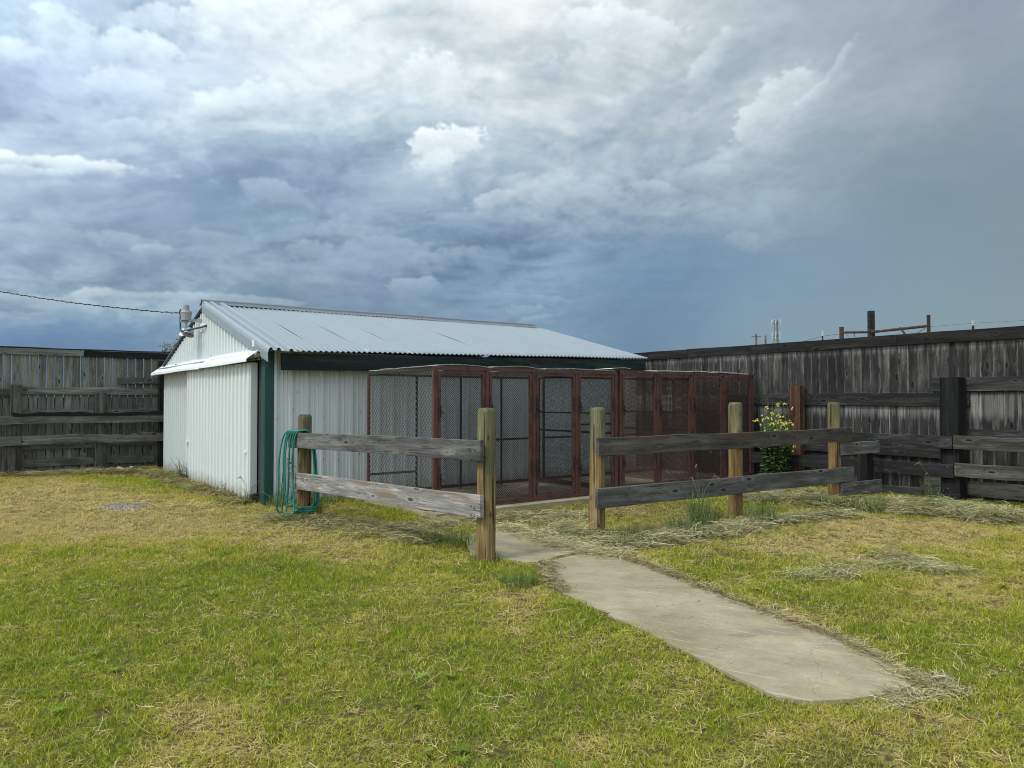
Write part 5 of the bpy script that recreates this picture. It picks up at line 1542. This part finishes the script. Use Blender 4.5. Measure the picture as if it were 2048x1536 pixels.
# bare and matted ground between the kennels and the gate posts
lx, ly = local(x, y, K0, YAW_K)
dirt = ((ly < .0) & (ly > -2.0 + .5 * np.sin(lx * 1.3)) & (lx > .3) & (lx < 3.6))
keep = rng.random(len(x)) < np.where(dirt, .16, den)
edge_n = fbm(x, y, 3.1, 55)
x, y, s_, c, d, dk = x[keep], y[keep], s_[keep], c[keep], d[keep], dk[keep]
n = len(x)
hgt = (.42 + .9 * fbm(x, y, 3.4, 63) + .35 * dk - .28 * d) * rng.uniform(.7, 1.25, n)
wid = s_ * rng.uniform(.85, 1.2, n)
c = c * rng.uniform(.82, 1.2, (n, 1)) * (1 + rng.normal(0, .04, (n, 3)))
srcs = [tuft('grass_tuft', 14, .042, .045, .0033, 3, M_GRASS) for _ in range(7)]
z = ground_z(x, y)
srcs += [stalks('thatch', 11, .055, .022, .012, .0034, M_GRASS, .1) for _ in range(3)] + [tuft('grass_tuft', 7, .03, .075, .0030, 4, M_GRASS, spread=1.1) for _ in range(2)]
idx_ = rng.integers(0, 7, n)
q_ = rng.random(n)
idx_ = np.where(q_ < .06 + .42 * np.clip((d - .35) * 1.6, 0, 1), rng.integers(7, 10, n), idx_)
idx_ = np.where((q_ > .94 - .10 * dk), rng.integers(10, 12, n), idx_)
th_ = idx_ >= 7; th_ &= idx_ < 10
c = np.where(th_[:, None], np.array((.56, .44, .20)) * rng.uniform(.6, 1.15, (n, 1)), c)
lawn_o = scatter('lawn_grass', np.stack([x, y, z], -1), rng.uniform(0, 6.28, n), rng.normal(0, .12, (n, 2)), np.stack([wid, wid, np.maximum(.5, wid * .75) * hgt], -1), idx_, np.clip(c, 0, 1), srcs, M_GRASS)
print('lawn tufts', n)

# stray long pale stems lying on the lawn
x, y = pts_in_view(9, 2.6, 12); k = allowed(x, y) & (rng.random(len(x)) < fbm(x, y, .8, 91) * 1.3 - .15); x, y = x[k], y[k]; n = len(x)
srcs = [stalks('stray', 3, .16, .05, .05, .0022, M_HAY, .15) for _ in range(6)]
cc = np.tile(np.array((.46, .42, .26)), (n, 1)) * rng.uniform(.7, 1.2, (n, 1))
scatter('stray_stems', np.stack([x, y, ground_z(x, y) + .028], -1), rng.uniform(0, 6.28, n), rng.normal(0, .15, (n, 2)), np.ones((n, 3)), rng.integers(0, 6, n), cc, srcs, M_HAY)

# ------------------------------------------------------------------ cut grass raked into swaths: (column,row,half width,half height,count,height,colour mix)
PALE, GREENISH, STRAWC = np.array((.56, .53, .31)), np.array((.23, .26, .10)), np.array((.54, .44, .23))
def hay_band(name, pts, width, per_m, height, cm, L=.26, seed=0, n_src=6, w=.0045, along=True, lift=.07, spread=.07, per=26, minc=.75):
    P, RZ, T, S_, Cc = [], [], [], [], []
    rr = np.random.default_rng(seed)
    for a, b in zip(pts[:-1], pts[1:]):
        a, b = Vector(a), Vector(b); d = b - a; Ln = d.length; m_ = max(1, int(Ln * per_m)); ang = math.atan2(d.y, d.x); nr = Vector((-d.y, d.x, 0)).normalized()
        for _ in range(m_):
            f = rr.random(); o = rr.normal(0, .5) * width
            p = a.lerp(b, f) + nr * o
            k_ = max(.1, -.35 + 2.6 * float(fbm(np.array([p.x]), np.array([p.y]), 2.6, 13 + seed)[0]))
            hh = height * math.exp(-(o / width) ** 2 * 1.6) * k_ * rr.random()
            P.append((p.x, p.y, float(ground_z(p.x, p.y)) + hh)); RZ.append(ang + rr.normal(0, 1.0) if along else rr.uniform(0, 6.28)); T.append(rr.normal(0, .16, 2)); S_.append(rr.uniform(.7, 1.3))
            g = rr.random(); top = hh / max(height, .01)
            g = g ** .6; col_ = cm[0] * (1 - g) + cm[1] * g; Cc.append(col_ * (.30 + .95 * rr.random()) * (.7 + .3 * min(1.3, k_)))
    P = np.array(P); n_ = len(P); S_ = np.array(S_)
    srcs = [stalks('hay', per, L, spread, lift, w, M_HAY, .25, align=0.0) for _ in range(n_src)]
    return scatter(name, P, np.array(RZ), np.array(T), np.stack([S_] * 3, -1), rr.integers(0, n_src, n_), np.array(Cc), srcs, M_HAY)
def path_pts(pp_): return [gp(*p) for p in pp_]
hay_band('cut_grass_row', path_pts([(1480, 1000), (1600, 1002), (1700, 1012), (1800, 1022), (1900, 1032), (1980, 1040), (2120, 1052)]), .36, 95, .085, (PALE, GREENISH), seed=1, lift=.09)
hay_band('cut_grass_row', path_pts([(1500, 985), (1600, 990), (1700, 1000)]), .40, 75, .07, (PALE, GREENISH), seed=2, lift=.09)
hay_band('cut_grass_row', path_pts([(1100, 1062), (1150, 1062), (1200, 1080), (1260, 1092), (1300, 1084), (1420, 1066), (1560, 1042), (1700, 1030)]), .22, 75, .04, (GREENISH, PALE * .8), seed=3, L=.22)
hay_band('cut_grass_litter', path_pts([(1000, 1050), (1070, 1070), (1130, 1092), (1200, 1103), (1245, 1112)]), .20, 210, .03, (STRAWC, PALE), seed=4, L=.13, lift=.015, w=.0038, per=20)
hay_band('cut_grass_litter', path_pts([(760, 1062), (900, 1045), (1000, 1032), (1100, 1030), (1180, 1032)]), .40, 130, .03, (STRAWC * .8, PALE * .8), seed=5, L=.16, lift=.02, per=16)
hay_band('cut_grass_row', path_pts([(-20, 952), (60, 950), (150, 948), (250, 946), (330, 952), (380, 968), (440, 985), (505, 1006)]), .30, 70, .05, (GREENISH * .8, STRAWC * .6), seed=6, L=.24, lift=.06)
hay_band('cut_grass_litter', path_pts([(540, 1030), (620, 1044), (720, 1052), (800, 1066), (880, 1085)]), .40, 90, .03, (STRAWC * .75, GREENISH), seed=7, L=.24, lift=.04)
hay_band('cut_grass_pile', path_pts([(1755, 1110), (1800, 1116), (1850, 1122)]), .13, 130, .045, (STRAWC, GREENISH), seed=8, L=.16, lift=.04, w=.0036)
hay_band('cut_grass_litter', path_pts([(1600, 1160), (1680, 1142), (1760, 1130), (1860, 1132), (1960, 1150)]), .28, 70, .03, (PALE, GREENISH), seed=9, L=.15, lift=.03, w=.0035, per=14)
hay_band('cut_grass_litter', path_pts([(1250, 1112), (1335, 1143), (1478, 1199), (1600, 1247), (1680, 1276), (1738, 1302), (1792, 1334), (1836, 1364), (1880, 1352)]), .045, 240, .018, (STRAWC, STRAWC * .6), seed=10, L=.085, lift=.015, spread=.035, w=.0028, per=14)
hay_band('cut_grass_litter', path_pts([(1095, 1120), (1096, 1150), (1130, 1185)]), .06, 110, .02, (STRAWC * .8, STRAWC * .5), seed=11, L=.09, lift=.015, spread=.035, w=.0028, per=12)
hay_band('cut_grass_litter', path_pts([(1790, 1350), (1850, 1358), (1900, 1366), (1850, 1384), (1760, 1394)]), .08, 170, .02, (STRAWC, PALE), seed=12, L=.10, lift=.015, spread=.04, w=.0028, per=12)

hay_band('cut_grass_row', path_pts([(1740, 1004), (1860, 1012), (1960, 1022), (2120, 1040)]), .30, 85, .06, (PALE, GREENISH), seed=21, lift=.07)
x, y = pts_in_view(26, 3.4, 9); k = in_poly(x, y, path_poly); x, y = x[k], y[k]; n = len(x)
srcs = [stalks('bit', 2, .05, .03, .003, .0022, M_HAY, .02) for _ in range(5)]
scatter('straw_bits', np.stack([x, y, np.full(n, .004)], -1), rng.uniform(0, 6.28, n), np.zeros((n, 2)), np.ones((n, 3)) * rng.uniform(.5, 1.4, (n, 1)), rng.integers(0, 5, n), np.tile(STRAWC, (n, 1)) * rng.uniform(.6, 1.1, (n, 1)), srcs, M_HAY)
def rosette(name):
    V, F_, A = [], [], []
    for k_ in range(9):
        a = k_ * .7 + R.uniform(-.2, .2); l = R.uniform(.03, .06)
        blade_strip(V, F_, A, (0, 0, .004), a, l, l * .35, .014, R.random(), 0, 4)
    return mk(name, V, F_, A, M_GRASS)
x, y = pts_in_view(7, 2.6, 11); k = allowed(x, y) & (fbm(x, y, .9, 191) > .5); x, y = x[k], y[k]; n = len(x)
scatter('lawn_weeds', np.stack([x, y, ground_z(x, y) + .012], -1), rng.uniform(0, 6.28, n), rng.normal(0, .1, (n, 2)), np.ones((n, 3)) * rng.uniform(.6, 1.5, (n, 1)), rng.integers(0, 5, n), np.tile(np.array((.20, .27, .045)), (n, 1)) * rng.uniform(.7, 1.2, (n, 1)), [rosette('r') for _ in range(5)], M_GRASS)
# ------------------------------------------------------------------ taller uncut clumps
def clump_mat(name, col):
    return leaf_mat(name, col, trans=.3)
M_CL = clump_mat('uncut_grass', (.15, .185, .060)); M_CL2 = clump_mat('blue_grass', (.14, .185, .085))
def clump(label, px, py, h, rad, n, mat, name='grass_clump', seeds=0, off=(0, 0)):
    p = gp(px, py); p.x += off[0]; p.y += off[1]
    t = thing(name, label, 'grass', (p.x, p.y, float(ground_z(p.x, p.y))), group='uncut grass clumps')
    V, F_, A = [], [], []
    for _ in range(n):
        r_ = rad * math.sqrt(R.random()); a = R.uniform(0, 6.28); hh = h * R.uniform(.35, 1.05)
        blade_strip(V, F_, A, (r_ * math.cos(a), r_ * math.sin(a), 0), R.uniform(0, 6.28), hh * R.uniform(.1, .75), hh, .007 * R.uniform(.6, 1.2), 0, 0, 5)
    me = bpy.data.meshes.new('blades'); me.from_pydata(V, [], F_); me.update(); me.materials.append(mat); o = link('blades', me, t); o['kind'] = 'stuff'
    if seeds:
        mb = MB(); mb2 = MB()
        for _ in range(seeds):
            a = R.uniform(0, 6.28); hh = h * R.uniform(1.0, 1.5); e = Vector((math.cos(a) * .18, math.sin(a) * .18, hh))
            m_ = Vector((e.x * .3, e.y * .3, hh * .7)); q = e + Vector((math.cos(a) * .08, math.sin(a) * .08, -.03))
            mb.tube([(0, 0, 0), m_, e], .003, 4); mb2.tube([m_.lerp(e, .7), e, q], [.004, .010, .003], 5)
        tag(mb.build('stems', M_STEM, t), kind='stuff'); tag(mb2.build('seed_heads', M_SEED, t), kind='stuff')
    return t
clump('tallest uncut grass clump, in front of the right fence rails', 1400, 1052, .55, .16, 190, M_CL2, seeds=3)
clump('low bluish grass clump just left of the tallest clump', 1362, 1064, .30, .22, 220, M_CL2)
clump('uncut grass clump beside the middle post of the right low fence', 1520, 1046, .36, .20, 220, M_CL2)
clump('thin uncut grass left of the middle right-fence post', 1440, 1040, .26, .2, 120, M_CL)
clump('uncut grass around the gate post right of the walk', 1245, 1078, .20, .28, 300, M_CL)
clump('green grass hummock right of the gate post left of the walk', 1040, 1168, .13, .17, 260, M_CL)
clump('tall grass under the lower rail near the left gate post', 905, 1085, .20, .30, 260, M_CL)
clump('seeding grass between the shed corner and the hose', 560, 1012, .50, .10, 50, M_CL, seeds=4)
clump('grass tuft at the foot of the green corner trim', 545, 1012, .20, .10, 70, M_CL, seeds=1)
clump('bent seeding grass beside the sliding door edge', 497, 1006, .30, .08, 40, M_CL, seeds=2)
clump('grass around the foot of the hose post', 625, 1030, .28, .16, 150, M_CL, seeds=2)
clump('green strip of grass at the side wall under the rails', 690, 1000, .14, .35, 320, M_CL)
clump('grass strip along the side wall near the kennel', 640, 1004, .12, .30, 240, M_CL)
clump('grass at the foot of the last right low-fence post', 1655, 1012, .24, .28, 260, M_CL)
clump('grass in hay below the short return boards', 1735, 1020, .30, .25, 220, M_CL)
clump('grass stems against the dark right fence', 1865, 1006, .42, .14, 50, M_CL, seeds=2)
clump('long grass at the foot of the gable wall', 420, 982, .14, .35, 320, M_CL)
clump('yellowing grass at the left corner of the shed', 335, 955, .2, .25, 260, M_CL)
clump('uncut grass beneath the right low rail near the gate post', 1300, 1070, .16, .28, 260, M_CL)
clump('short grass around the foot of the left gate post', 970, 1118, .09, .17, 220, M_CL)
clump('short grass at the foot of the right gate post', 1197, 1068, .10, .16, 160, M_CL)
